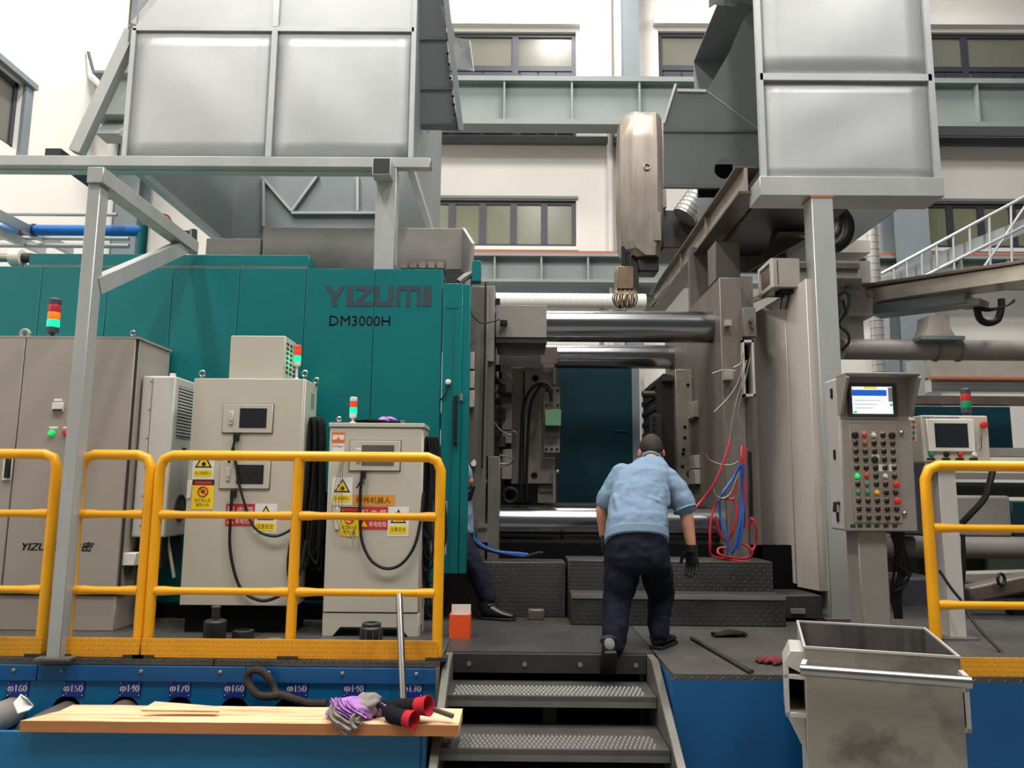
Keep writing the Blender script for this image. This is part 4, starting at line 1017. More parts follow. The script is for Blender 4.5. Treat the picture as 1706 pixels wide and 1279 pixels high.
for i in range(14):
    p = 1029+i*2.0; e = (i-6.5)*1.5
    MB().tube(cr([at(p, 480, SYR+.05+.04*(i % 3)), at(p+e*.5, 488, SYR-.02), at(1041+e*2.1, 496+(i % 4)*2, SYR-.06+.04*(i % 3)), at(1041+e*1.6, 508+(i % 3)*2, SYR), at(1041+e*.7, 511-(i % 2)*5, SYR+.08), at(1040+e*.9, 500, SYR+.12)], 5), .0105, 6).build('nozzle_tube', 'stainless_dirty', sp)

# ------------------------------------------------------------------ pouring side: launder, pipe, mechanism
ln = thing('launder', at(1580, 480, 6.6), 'sloping stainless launder trough above the thick grey pipe', 'launder')
def lp(p, q, t): return at(p, q, 7.2-1.0*t)
def lq(pa, qa, ta, pb, qb, tb, w, h, nm, mt): MB().beam(lp(pa, qa, ta), lp(pb, qb, tb), w, h).build(nm, mt, ln, .004)
lq(1452, 497, 0, 1845, 440, 1.5, .3, .13, 'trough', 'launder')
lq(1442, 482, 0, 1845, 423, 1.5, .34, .03, 'trough_rim', 'brown_steel')
lq(1620, 470, .6, 1740, 452, 1.1, .02, .04, 'side_strip', 'cover_panel')
lq(1458, 519, 0, 1616, 499, .6, .26, .1, 'lower_housing', 'column_grey')
lq(1600, 508, .55, 1640, 505, .7, .2, .06, 'bolt_strip', 'machine_grey')
MB().tube(cr([at(1626, 506, 6.6), at(1632, 530, 6.6), at(1646, 538, 6.6), at(1662, 532, 6.6), at(1668, 512, 6.6), at(1668, 498, 6.6)]), .03, 10).build('hose', 'rubber', ln)
for k_ in range(3): MB().tube(cr([at(1622, 506+k_*3, 6.55), at(1645, 514+k_*2, 6.5), at(1675, 510, 6.5), at(1690, 502-k_*2, 6.55)]), .008, 6).build('cable', 'rubber', ln)
e_ = lp(1800, 455, 1.33); MB().box(e_.x-.06, e_.x+.06, e_.y-.06, e_.y+.06, PZ, e_.z-.1).build('launder_stand', 'galv_tube', ln)
hb = thing('launder_mount', at(1420, 520, 6.7), 'grey bolted mounting block at the end of the launder beside the hood post', 'bracket')
MB().fbox(1394, 463, 1438, 522, 6.9, 7.2).build('back_block', 'machine_grey', hb, .006)
MB().fbox(1412, 483, 1454, 527, 6.75, 7.1).build('clamp_block', 'machine_grey', hb, .006)
for p, q in ((1403, 476), (1411, 475), (1417, 490), (1449, 491)): MB().lathe([(.025, 0), (.025, .03), (.015, .04)], at(p, q, 6.74 if q > 480 else 6.9), (0, -1, 0), 8).build('bolt', 'deck_edge', hb)
MB().fbox(1397, 527, 1440, 589, 6.8, 7.1).build('pivot_housing', 'machine_grey', hb, .006)
MB().tube(cr([at(1404, 500, 6.7), at(1408, 520, 6.68), at(1398, 540, 6.7), at(1412, 555, 6.66), at(1414, 570, 6.66), at(1402, 584, 6.7)]), .012, 8).build('cable', 'rubber', hb)
MB().tube(cr([at(1396, 492, 6.75), at(1410, 487, 6.7), at(1414, 505, 6.7), at(1408, 525, 6.7)]), .014, 8).build('cable', 'frame_dark', hb)
pp = thing('thick_pipe', at(1570, 583, 6.8), 'thick grey-brown horizontal pipe held by a bracket under the launder', 'pipe')
z = at(1570, 583, 6.8).z
MB().cyl((at(1402, 580, 6.8).x, 6.8, z), (9.0, 6.8, z), .092, n=28).build('pipe_run', 'machine_grey', pp)
MB().plate([at(1548, 525, 6.65), at(1580, 524, 6.65), at(1583, 545, 6.65), at(1592, 560, 6.65), at(1537, 563, 6.65), at(1546, 545, 6.65)], .2).build('saddle_bracket', 'cover_panel', pp)
MB().fbox(1535, 559, 1608, 565, 6.6, 6.95).build('saddle_plate', 'column_grey', pp)
x_ = at(1850, 600, 6.8).x; MB().box(x_-.06, x_+.06, 6.74, 6.86, PZ, z-.09).build('pipe_stand', 'machine_grey', pp)
for p in (1558, 1596): MB().torus((at(p, 582, 6.8).x, 6.8, z), (1, 0, 0), .097, .012, 20, 6).build('u_bolt', 'deck_edge', pp)

# box beam, pillar and hoses behind the hood post
rb = thing('box_beam', at(1390, 410, 9.0), 'beige box beam with pale pillars behind the hood post', 'beam')
MB().fbox(1330, 400, 1450, 420, 9.0, 9.6).build('beam', 'cover_panel', rb)
MB().fbox(1417, 334, 1442, 400, 9.2, 9.5).build('pillar', 'white_plastic', rb)
MB().fbox(1310, 434, 1450, 470, 9.0, 9.4).build('lower_beam', 'cement', rb)
MB().fbox(1325, 438, 1432, 447, 8.96, 9.0).build('slot_plate', 'brown_steel', rb)
dk = thing('carriage_bracket', at(1310, 390, 7.2), 'dark stepped carriage bracket with black cable loops beside the hood post', 'bracket')
MB().plate([at(1300, 340, 7.2), at(1348, 335, 7.2), at(1350, 392, 7.2), at(1330, 405, 7.2), at(1268, 440, 7.2), at(1248, 452, 7.2), at(1282, 408, 7.2), at(1292, 372, 7.2)], .05).build('side_plate', 'steel_dark', dk)
MB().fbox(1296, 365, 1348, 372, 7.1, 7.2).build('ledge', 'stringer', dk)
MB().fbox(1298, 386, 1345, 392, 7.1, 7.2).build('ledge', 'stringer', dk)
MB().tube(cr([at(1385, 348, 7.4), at(1402, 352, 7.4), at(1414, 370, 7.4), at(1413, 392, 7.4), at(1402, 408, 7.4), at(1390, 414, 7.4)]), .05, 10).build('cable_loop', 'rubber', dk)
MB().tube(cr([at(1388, 360, 7.5), at(1397, 370, 7.5), at(1396, 385, 7.5), at(1388, 396, 7.5)]), .04, 10).build('inner_coil', 'brown_steel', dk)
# far stair railing
sr = thing('stair_railing', at(1600, 440, 12.0), 'pale metal stair railing climbing in front of the lower window', 'railing')
RYF = 12.0
def rod(a, b, r=.028): MB().cyl(at(*a, RYF), at(*b, RYF), r, n=10).build('rail_bar', 'galv', sr)
rod((1468, 456), (1706, 328)); rod((1706, 328), (1900, 222)); rod((1740, 360), (1900, 275)); rod((1900, 222), (2060, 224)); rod((1900, 275), (2060, 277)); rod((1536, 462), (1740, 360))
rod((1637, 448), (1730, 310), .02)
for p, q0, q1 in ((1488, 446, 466), (1510, 435, 466), (1535, 421, 462), (1560, 408, 446), (1588, 394, 456), (1615, 378, 425), (1648, 360, 445), (1684, 340, 445)):
    rod((p, q0), (p+2, q1), .02)
for p, q0, q1 in ((1800, 280, 360), (1900, 222, 310), (2060, 224, 310)): rod((p, q0), (p+2, q1), .02)
a_, b_ = at(1470, 470, RYF+.2), at(1900, 300, RYF+.2)
MB().beam(a_, b_, .06, .22).build('stair_stringer', 'galv', sr); MB().beam(b_, at(2070, 303, RYF+.2), .06, .2).build('landing_edge', 'galv', sr)
for p_ in (1905, 2065): x_ = at(p_, 300, RYF+.2).x; MB().box(x_-.06, x_+.06, RYF+.14, RYF+.26, 0, b_.z).build('landing_post', 'galv', sr)
x_ = a_.x; MB().box(x_-.05, x_+.05, RYF+.15, RYF+.25, 0, a_.z).build('landing_post', 'galv', sr)

# ------------------------------------------------------------------ electrical cabinets
def eye_bolt(p, q, Y, par, r=.02):
    c = at(p, q, Y); o = MB().torus(c, (0, -1, .0), r, .006, 14, 6).build('eye_bolt', 'chrome_dull', par)
    MB().cyl(c-Vector((0, 0, r+.02)), c-Vector((0, 0, r-.004)), .008, n=8).build('eye_bolt_stem', 'chrome_dull', o)
def tower(x, y, z, par_label, mats, r, hs, pole, stemmat='frame_dark', capmat='frame_dark'):
    t = thing('signal_tower', (x, y, z), par_label, 'signal light')
    MB().lathe([(r*.9, 0), (r*.9, .012), (r*.35, .02), (r*.35, pole)], (x, y, z), n=14).build('pole', stemmat, t)
    h = z+pole
    MB().lathe([(r*.6, -.01), (r, .0), (r, r*.9)], (x, y, h), n=18).build('tower_base', stemmat, t); h += r*.9+.001
    for m_ in mats:
        MB().lathe([(r*.97, 0), (r, .004), (r, hs-.004), (r*.97, hs)], (x, y, h), n=18).build('lens', m_, t); h += hs+.001
    MB().lathe([(r, 0), (r, r*.9), (r*.85, r*1.1)], (x, y, h), n=18).build('cap', capmat, t)
    return t
def signal_glow(x, y, z, col, e):
    d = bpy.data.lights.new('tower_glow', 'POINT'); d.energy = e; d.color = col; d.shadow_soft_size = .03
    o = bpy.data.objects.new('tower_glow', d); COL.objects.link(o); o.location = (x, y, z)
# --- taupe double-door cabinet
C1 = 5.33
c1x = at(214, 760, C1).x; c1z = at(150, 561, C1).z; c1b = 5.85; c1s = at(24, 760, C1).x
c1 = thing('control_cabinet', (-3.4, C1, PZ), 'wide taupe double-door control cabinet behind the yellow rail beside the galvanised post', 'cabinet')
zp = at(150, 992, C1).z
MB().box(-5.0, c1x, C1+.03, c1b, zp, c1z-.01).build('cabinet_body', 'cab_grey', c1, .004)
MB().box(-5.0, c1x+.01, C1, c1b+.01, c1z-.01, c1z+.004).build('cabinet_top', 'cab_grey', c1)
MB().box(-5.0, c1x-.02, C1+.02, c1b-.02, PZ, zp-.004).build('plinth', 'cab_grey', c1, .004)
dl = MB().box(-4.6, c1s-.004, C1, C1+.028, zp+.01, c1z-.012).build('door', 'cab_grey', c1, .003)
dr = MB().box(c1s+.004, c1x-.012, C1, C1+.028, zp+.01, c1z-.012).build('door', 'cab_grey', c1, .003)
MB().box(c1s-.004, c1s+.004, C1+.012, C1+.03, zp+.01, c1z-.012).build('door_gap', 'seam_dark', c1)
MB().box(c1x-.012, c1x-.001, C1+.012, C1+.03, zp+.01, c1z-.012).build('door_gap', 'seam_dark', c1)
hdl = MB().fbox(4, 756, 19, 800, C1-.012, C1).build('handle', 'white_plastic', dr, .003)
MB().fbox(7, 761, 15, 796, C1-.035, C1-.012).build('handle_grip', 'rubber', hdl, .004)
mt = MB().fbox(86, 670, 104, 685, C1-.02, C1).build('meter', 'white_plastic', dr, .002)
MB().fbox(87, 681, 103, 685, C1-.026, C1-.02).build('meter_base', 'seam_dark', mt)
MB().fbox(90, 664, 103, 668, C1-.003, C1).build('tag_strip', 'print_white', dr)
for p, m_ in ((87, 'lamp_green'), (110, 'button_red')):
    MB().lathe([(.022, 0), (.022, .012), (.016, .028)], at(p, 721, C1), (0, -1, 0), 14).build('push_button', m_, dr)
    MB().fbox(p-5, 710, p+9, 714, C1-.002, C1).build('tag_strip', 'print_white', dr)
textp('YIZUMI\u4f0a\u4e4b\u5bc6', 33, 902, 152, 918, C1-.002, 'print_black', dr, shear=.02, bold=.0025)
lug = MB(); lug.torus(at(42, 556, C1+.1), (0, -1, 0), .03, .012, 14, 6); lug.build('lifting_lug', 'cab_grey', c1)
eye_bolt(222, 555, C1+.08, c1, .018)
x = at(87, 556, C1+.15)
tower(x.x, C1+.15, c1z+.004, 'tall signal tower with red, amber and lit green lenses on the taupe cabinet', ['tower_green', 'tower_amber', 'tower_red'], .042, .055, .055, capmat='frame_dark')
signal_glow(x.x, C1+.15+.06, c1z+.004+.055+.066, (.05, 1, .5), .5)
# --- cooling unit on the cabinet's side
cu = thing('cooling_unit', at(262, 905, 5.42), 'pale grey cooling unit with a louvred side, fixed to the taupe cabinet', 'cooling unit')
x0 = c1x+.012; x1 = at(284, 760, 5.42).x; z0, z1 = at(262, 895, 5.42).z, at(262, 626, 5.42).z
MB().box(x0, x1, 5.42, 5.82, z0, z1).build('unit_body', 'cab_light', cu, .012, 2)
MB().box(x0+.075, x0+.078, 5.418, 5.42, z0+.02, z1-.02).build('front_seam', 'seam_dark', cu)
for i in range(6): MB().ball((x0+.065, 5.418, z0+.08+i*(z1-z0-.12)/5), .005, 6, 4).build('screw', 'seam_dark', cu)
lv = MB().box(x1, x1+.003, 5.48, 5.78, z1-.42, z1-.06).build('louvre_field', 'grille_dark', cu)
for i in range(16): MB().box(x1+.002, x1+.008, 5.48, 5.78, z1-.415+i*.0225, z1-.403+i*.0225).build('louvre', 'cab_light', lv)
MB().torus((x1+.002, 5.63, z0+.2), (1, 0, 0), .09, .008, 20, 6).build('fan_ring', 'grille_dark', cu)
MB().lathe([(.085, 0), (.085, .002)], (x1, 5.63, z0+.2), (1, 0, 0), 20).build('fan_opening', 'grille_dark', cu)
MB().box(x1, x1+.006, 5.60, 5.66, z1-.55, z1-.5).build('logo_badge', 'frame_dark', cu)
MB().cyl((x0+.18, 5.5, z1), (x0+.18, 5.5, z1+.03), .022).build('top_plug', 'white_plastic', cu)
MB().box(x0+.02, x1-.05, 5.5, 5.8, z0-.22, z0-.005).build('drain_box', 'steel_dark', cu)
lb = thing('small_wall_box', at(214, 945, 5.4), 'small white box with a dark nozzle low on the taupe cabinet side', 'box')
MB().fbox(202, 921, 225, 942, 5.36, 5.5).build('box_body', 'white_plastic', lb, .004)
MB().fbox(204, 942, 214, 957, 5.4, 5.46).build('nozzle', 'grille_dark', lb, .003)
ORG_ = None
tag(MB().tube(cr([at(281, 770, 5.6), at(279, 860, 5.6), at(280, 900, 5.6), at(290, 962, 5.6)]), .012, 8).build('drain_tube', 'white_plastic'), 'pale bent drain tube hanging under the louvred cooling unit', 'tube')

# --- taller beige robot cabinet
C2 = 5.29
c2x0, c2x1 = at(311, 820, C2).x, at(500, 820, C2).x; c2z = at(420, 630, C2).z; c2p = at(390, 1009, C2).z; c2b = 5.62
c2 = thing('robot_cabinet', ((c2x0+c2x1)/2, C2, PZ), 'taller beige robot cabinet with two windowed hatches and a box on top', 'cabinet')
MB().box(c2x0, c2x1, C2+.02, c2b, c2p, c2z).build('cabinet_body', 'cab_beige', c2, .006)
cd_ = MB().box(c2x0, c2x1-.008, C2, C2+.02, c2p+.002, c2z-.002).build('door', 'cab_beige', c2, .004)
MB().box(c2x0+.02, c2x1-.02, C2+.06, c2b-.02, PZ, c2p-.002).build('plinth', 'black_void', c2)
def hatch(p0, q0, p1, q1, Y, par, glass='screen_dark', k0=.34):
    x0, x1, z0, z1 = rect(p0, q0, p1, q1, Y); w, h = x1-x0, z1-z0
    f = MB().box(x0, x1, Y-.012, Y, z0, z1).build('hatch', 'cab_beige', par, .003)
    MB().box(x0-.004, x1+.004, Y-.003, Y-.0005, z0-.004, z1+.004).build('hatch_seam', 'seam_dark', f)
    MB().box(x0+w*k0, x1-w*.12, Y-.014, Y-.012, z0+h*.17, z1-h*.15).build('hatch_glass', glass, f)
    l = MB().box(x0+w*.135, x0+w*.215, Y-.022, Y-.012, z0+h*.27, z1-h*.26).build('hatch_latch', 'cab_beige', f, .004)
    MB().ball((x0+w*.175, Y-.022, z0+h*.4), .005, 8, 6).build('latch_key', 'seam_dark', f)
    return f
hatch(372, 673, 455, 721, C2, cd_); hatch(367, 767, 450, 814, C2, cd_)
eye_bolt(337, 622, C2+.06, c2); eye_bolt(508, 622, C2+.06, c2); eye_bolt(527, 634, c2b-.06, c2)
MB().box(c2x1-.002, c2x1+.004, 5.46, 5.53, c2z-.18, c2z-.08).build('side_label', 'lime_block', c2)
tb = thing('fan_box', at(430, 628, C2+.05), 'beige fan box with slotted side standing on the taller robot cabinet', 'box')
x0, x1, z0, z1 = rect(383, 559, 474, 628, C2+.04)
MB().box(x0, x1, C2+.04, 5.6, c2z, z1).build('box_body', 'cab_beige', tb, .004)
for j in range(7):
    for i in range(3): MB().box(x1, x1+.004, C2+.08+i*.085, C2+.13+i*.085, z1-.055-j*.034, z1-.04-j*.034).build('side_slot', 'seam_dark', tb)
p = at(494, 627, C2+.1)
tower(p.x, C2+.1, c2z, 'white signal tower with red and lit green lenses on the taller robot cabinet', ['tower_green', 'tower_red_lit'], .026, .045, .11, 'white_plastic', 'tower_red_lit')
signal_glow(p.x+.01, C2+.1+.045, c2z+.155, (.1, 1, .6), .5)
# stickers
def sticker(kind, p0, q0, p1, q1, Y, par):
    x0, x1, z0, z1 = rect(p0, q0, p1, q1, Y); w, h = x1-x0, z1-z0; e = .0012
    def pl(a, b, c, d, m_, k, nm='sticker'): return MB().box(x0+w*a, x0+w*b, Y-e*k, Y-e*(k-1), z0+h*c, z0+h*d).build(nm, m_, par, smooth=0)
    def tri(cx, cz, s, m_, k):
        MB().prism([(x0+w*(cx-s), z0+h*cz), (x0+w*(cx+s), z0+h*cz), (x0+w*cx, z0+h*cz+w*s*1.7)], 'y', Y-e*k, Y-e*(k-1)).build('sticker_mark', m_, par, smooth=0)
    def tx(s, a, b, c, d, m_, k): text(s, x0+w*a, x0+w*b, z0+h*c, z0+h*d, Y-e*k, m_, par)
    if kind == 'hand':
        pl(0, 1, 0, 1, 'print_white', 1); tri(.5, .46, .4, 'print_black', 2); tri(.5, .51, .29, 'print_yellow', 3)
        MB().lathe([(w*.1, 0), (w*.1, .001)], (x0+w*.52, Y-e*3, z0+h*.6), (0, -1, 0), 12).build('sticker_mark', 'print_black', par)
        pl(.08, .92, .1, .36, 'print_yellow', 2); tx('\u5f53\u5fc3\u673a\u68b0\u4f24\u4eba', .13, .87, .17, .31, 'print_black', 2.4)
    if kind == 'entry':
        pl(0, 1, 0, 1, 'print_yellow', 1); pl(0, 1, .82, 1, 'print_black', 2); pl(.1, .9, .85, .95, 'print_red', 3)
        c = (x0+w*.5, Y-e*2, z0+h*.6)
        MB().torus(c, (0, -1, 0), w*.22, w*.035, 20, 6).build('sticker_mark', 'print_red', par)
        MB().beam((c[0]-w*.15, c[1], c[2]+w*.15), (c[0]+w*.15, c[1], c[2]-w*.15), .002, w*.05).build('sticker_mark', 'print_red', par)
        MB().lathe([(w*.09, 0), (w*.09, .0008)], c, (0, -1, 0), 12).build('sticker_mark', 'print_black', par)
        tx('\u975e\u5de5\u4f5c\u4eba\u5458', .13, .87, .24, .36, 'print_black', 2); tx('\u8bf7\u52ff\u5165\u5185', .2, .8, .09, .21, 'print_black', 2)
    if kind == 'box':
        pl(0, 1, 0, 1, 'print_red', 1); tx('\u914d \u7535 \u7bb1', .06, .95, .5, .88, 'print_white', 2)
        tri(.17, .1, .12, 'print_yellow', 2); tx('\u6709\u7535\u5371\u9669', .34, .96, .1, .34, 'print_white', 2)
    if kind == 'care':
        pl(0, 1, 0, 1, 'print_white', 1); tri(.5, .45, .38, 'print_black', 2); tri(.5, .49, .28, 'print_yellow', 3)
        pl(.47, .53, .53, .68, 'print_black', 4, 'sticker_mark'); pl(.06, .94, .08, .36, 'print_yellow', 2); tx('\u6ce8\u610f\u5b89\u5168', .12, .88, .15, .31, 'print_black', 2.4)
    if kind == 'name':
        pl(0, 1, 0, 1, 'print_orange', 1); tx('\u79f0\u4f1f\u673a\u5668\u4eba', .08, .9, .2, .8, 'print_black', 2)
    if kind == 'small':
        pl(0, 1, .52, 1, 'print_orange_red', 1); pl(.05, .95, .66, .88, 'print_white', 2); tri(.5, .68, .14, 'print_orange_red', 3)
        pl(0, 1, 0, .48, 'print_white', 1); tx('K.Weber', .05, .9, .3, .42, 'print_red', 2)
sticker('hand', 321, 756, 357, 798, C2-.0005, cd_); sticker('entry', 320, 799, 356, 848, C2-.0005, cd_)
sticker('box', 376, 839, 424, 876, C2-.0005, cd_); sticker('care', 424, 839, 461, 888, C2-.0005, cd_)
MB().fbox(311, 800, 318, 830, C2-.012, C2).build('side_latch', 'white_plastic', cd_, .003)
def cable(pts, r, par, m_='rubber', Y=None, nm='cable'):
    MB().tube(cr([at(p, q, y) for p, q, y in pts], 6), r, 8).build(nm, m_, par)
def plug(p, q, Y, par): MB().fbox(p-4, q-7, p+4, q+7, Y-.04, Y).build('cable_plug', 'rubber', par, .004)
plug(392, 727, C2, c2); plug(387, 822, C2, c2)
cable([(391, 733, 5.26), (389, 745, 5.26), (392, 765, 5.265), (397, 800, 5.265), (408, 840, 5.26), (425, 880, 5.26), (455, 893, 5.25), (480, 885, 5.25), (497, 870, 5.27)], .009, c2)
cable([(390, 736, 5.26), (386, 752, 5.25), (381, 771, 5.25)], .008, c2)
cable([(386, 828, 5.26), (384, 860, 5.26), (383, 910, 5.26), (391, 955, 5.26), (405, 985, 5.26), (430, 999, 5.25), (452, 998, 5.25), (480, 982, 5.25), (500, 950, 5.27), (510, 900, 5.3)], .011, c2)
cable([(500, 872, 5.28), (490, 890, 5.27), (482, 915, 5.27), (480, 950, 5.27), (485, 975, 5.27)], .010, c2)
for i in range(10):
    p0 = 518+i*2.0; y = 5.36+.028*(i % 5)
    cable([(p0-3, 706+(i % 3)*5, y), (p0, 696+(i % 2)*4, y), (p0+5, 712, y), (p0+5, 800, y+.02), (p0+1+(i % 4)*2, 880, y), (p0-10+(i % 3)*5, 950-(i % 4)*12, y), (p0-16, 900, y), (p0-7, 800, y), (p0-3, 706+(i % 3)*5, y)], .009, c2)
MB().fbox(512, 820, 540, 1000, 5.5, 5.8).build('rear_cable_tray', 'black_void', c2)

# --- shorter beige robot cabinet
C3 = 5.23
c3x0, c3x1 = at(544, 860, C3).x, at(702, 860, C3).x; c3z = at(630, 709, C3).z; c3p = at(620, 1021, C3).z; c3b = 5.52
c3 = thing('robot_cabinet', ((c3x0+c3x1)/2, C3, PZ), 'shorter beige robot cabinet on a footed skirt, with orange name plate', 'cabinet')
MB().box(c3x0, c3x1, C3+.02, c3b, c3p, c3z-.01).build('cabinet_body', 'cab_beige', c3, .006)
MB().box(c3x0-.008, c3x1+.008, C3-.008, c3b+.01, c3z-.01, c3z+.018).build('cabinet_top', 'cab_beige', c3, .003)
cd3 = MB().box(c3x0, c3x1-.006, C3, C3+.02, c3p+.004, c3z-.014).build('door', 'cab_beige', c3, .004)
zq = c3p-.003; w = c3x1-c3x0
poly = [(c3x0, PZ), (c3x0+.07, PZ), (c3x0+.12, zq-.09), (c3x1-.12, zq-.09), (c3x1-.07, PZ), (c3x1, PZ), (c3x1, zq), (c3x0, zq)]
MB().prism(poly, 'y', C3+.005, C3+.03).build('foot_skirt', 'cab_beige', c3, .003)
MB().prism(poly, 'y', c3b-.03, c3b-.005).build('foot_skirt', 'cab_beige', c3)
poly = [(C3+.03, PZ), (C3+.09, PZ), (C3+.1, zq-.09), (c3b-.1, zq-.09), (c3b-.09, PZ), (c3b-.03, PZ), (c3b-.03, zq), (C3+.03, zq)]
MB().prism(poly, 'x', c3x1-.02, c3x1).build('foot_skirt', 'cab_beige', c3); MB().prism(poly, 'x', c3x0, c3x0+.02).build('foot_skirt', 'cab_beige', c3)
hatch(583, 734, 667, 784, C3, cd3, 'glass_grey', .24)
eye_bolt(565, 698, C3+.05, c3, .014)
sticker('small', 553, 720, 574, 756, C3-.0005, cd3); sticker('hand', 553, 795, 587, 841, C3-.0005, cd3)
sticker('entry', 565, 844, 599, 893, C3-.0005, cd3); sticker('name', 588, 824, 658, 842, C3-.0005, cd3)
sticker('box', 599, 844, 646, 881, C3-.003, cd3); sticker('care', 646, 844, 681, 893, C3-.0005, cd3)
MB().fbox(557, 846, 566, 882, C3-.012, C3).build('side_latch', 'white_plastic', cd3, .003)
plug(604, 790, C3, c3)
cable([(602, 797, 5.2), (600, 830, 5.2), (600, 870, 5.2), (604, 905, 5.2), (620, 935, 5.19), (645, 947, 5.19), (670, 938, 5.19), (690, 910, 5.2), (700, 870, 5.22), (706, 820, 5.26)], .0105, c3)
cable([(602, 798, 5.2), (597, 808, 5.19), (594, 813, 5.19)], .006, c3); cable([(603, 798, 5.2), (606, 805, 5.19)], .006, c3)
for i in range(9):
    p0 = 712+(i % 5)*4; y = 5.3+.03*(i % 4); b = 800+(i*37) % 130
    cable([(p0-4, 745, y), (p0-1, 728, y), (p0+4, 745, y), (p0+7+i, 820, y), (p0+6+i*1.6, b+60, y), (p0+2, b+95, y), (p0-10, b+70, y), (p0-6, 800, y), (p0-4, 745, y)], .0085, c3)
bxw = MB().fbox(703, 835, 742, 925, 5.4, 5.5).build('side_box', 'cab_light', c3, .004)
for i in range(4):
    cable([(573+i*3, 752, 5.2), (566+i*2, 775, 5.19), (558+i*4, 810, 5.19), (553+i*6, 850, 5.19), (560+i*8, 885+i*3, 5.19), (582+i*3, 895, 5.19), (590, 880, 5.19)], .0022, c3, 'wire_braid', nm='thin_wire')
p = at(588, 699, C3+.1)
tower(p.x, C3+.1, c3z+.018, 'small white signal tower with red and lit green lenses on the shorter robot cabinet', ['tower_green', 'tower_red_lit'], .026, .042, .05, 'white_plastic', 'white_plastic')
signal_glow(p.x+.01, C3+.1+.045, c3z+.018+.096, (.1, 1, .6), .35)

# ------------------------------------------------------------------ button console on its pedestal
KY = 5.2
kx0, kx1 = at(1403, 760, KY).x, at(1522, 760, KY).x; kz0, kz1 = at(1460, 885, KY).z, at(1460, 628, KY).z
kc = thing('button_console', ((kx0+kx1)/2, KY, PZ), 'grey operator console with lit screen and rows of buttons on a pedestal', 'console')
MB().box(kx0, kx1, KY+.02, KY+.24, kz0, kz1).build('console_body', 'console_side', kc, .015, 2)
face = MB().box(kx0, kx1, KY, KY+.018, kz0, at(1460, 700, KY).z).build('front_door', 'console', kc, .008, 2)
zh = at(1460, 692, KY).z
hoodp = [(KY+.02, kz1), (KY-.13, kz1), (KY-.15, kz1-.025), (KY-.02, zh), (KY+.02, zh)]
MB().prism(hoodp, 'x', kx0-.006, kx0+.012).build('visor_cheek', 'console', kc); MB().prism(hoodp, 'x', kx1-.012, kx1+.006).build('visor_cheek', 'console', kc)
MB().box(kx0-.006, kx1+.006, KY-.15, KY+.02, kz1-.006, kz1+.01).build('visor_top', 'console', kc, .004)
MB().box(kx0+.012, kx1-.012, KY+.01, KY+.02, zh, kz1-.006).build('screen_wall', 'console', kc)
sc = MB().fbox(1414, 639, 1495, 694, KY-.01, KY+.01).build('screen_bezel', 'frame_dark', kc, .003)
x0, x1, z0, z1 = rect(1420, 644, 1487, 689, KY-.012); w, h = x1-x0, z1-z0
MB().box(x0, x1, KY-.012, KY-.01, z0, z1).build('screen', 'screen_white', sc)
for a, b, c, d, m_ in ((0, .86, .66, .88, 'screen_blue'), (.3, .62, .92, 1, 'screen_yellow'), (.02, .1, .02, .09, 'screen_green'), (.93, .99, .28, .38, 'screen_green'), (.9, 1, .45, .97, 'print_white')):
    MB().box(x0+w*a, x0+w*b, KY-.0125, KY-.012, z0+h*c, z0+h*d).build('screen_field', m_, sc)
for q in range(3): MB().box(x0+w*.05, x0+w*(.5+.1*q), KY-.0125, KY-.012, z0+h*(.2+.14*q), z0+h*(.215+.14*q)).build('screen_line', 'cab_light', sc)
bpn = MB().fbox(1419, 707, 1499, 871, KY-.006, KY-.0005).build('button_plate', 'console_plate', face, .002)
x0, x1, z0, z1 = rect(1428, 725, 1490, 862, KY-.006)
rows = ['KrwkK', 'kbkkk', 'kkkkk', 'kkKkk', 'kkkgg', 'Lrkwk', 'kekkR', 'eeykk', 'kkkkR', 'kkkkk', 'kkkkk']
BM = {'k': 'button_black', 'K': 'button_black', 'r': 'button_red', 'R': 'button_red', 'w': 'button_white', 'b': 'button_brown', 'g': 'button_black', 'L': 'lamp_green', 'e': 'button_green', 'y': 'button_yellow'}
protos = {}
for j, row in enumerate(rows):
    for i, ch in enumerate(row):
        x = x0+(x1-x0)*i/4; z = z1-(z1-z0)*j/10; lever = ch in 'kg' and (i+j*3) % 3 != 1
        key = (ch, lever)
        if key not in protos:
            mb = MB(); r = .022 if ch in 'KR' else .015
            if ch == 'R': mb.lathe([(.012, 0), (.012, .015), (r, .018), (r, .032), (r*.7, .036)], (0, 0, 0), (0, -1, 0), 14)
            else: mb.lathe([(r*1.1, 0), (r*1.1, .006), (r*.85, .008), (r*.85, .018), (r*.6, .021)], (0, 0, 0), (0, -1, 0), 12)
            if lever: mb.box(-.004, .004, -.032, -.018, -.013, .015)
            protos[key] = mb.build('button', BM[ch], bpn, local=True)
            b = protos[key]
        else:
            b = dup(protos[key], bpn)
        b.location = Vector((x, KY-.0062, z))-ORG[kc.name]
        MB().box(x-.012, x+.012, KY-.0068, KY-.006, z+.019, z+.024).build('button_tag', 'print_white', bpn)
for p, q in ((1459, 763), (1470, 779), (1487, 779)): MB().fbox(p-6, q-6, p+6, q+6, KY-.0075, KY-.0062).build('switch_plate', 'print_white', bpn)
for p, q in ((1501, 721), (1506, 855)): MB().lathe([(.014, 0), (.014, .012), (.006, .018)], at(p, q, KY), (0, -1, 0), 10).build('key_lock', 'chrome_dull', face)
for p in (1421, 1433, 1447, 1461, 1476, 1491):
    MB().fbox(p-4, 873, p+4, 879, KY-.001, KY).build('pen_mark', 'seam_dark', face)
for q in (655, 757, 861): MB().box(kx0-.006, kx0-.0005, KY+.1, KY+.13, at(1400, q+8, KY+.1).z, at(1400, q-8, KY+.1).z).build('hinge', 'rubber', kc)
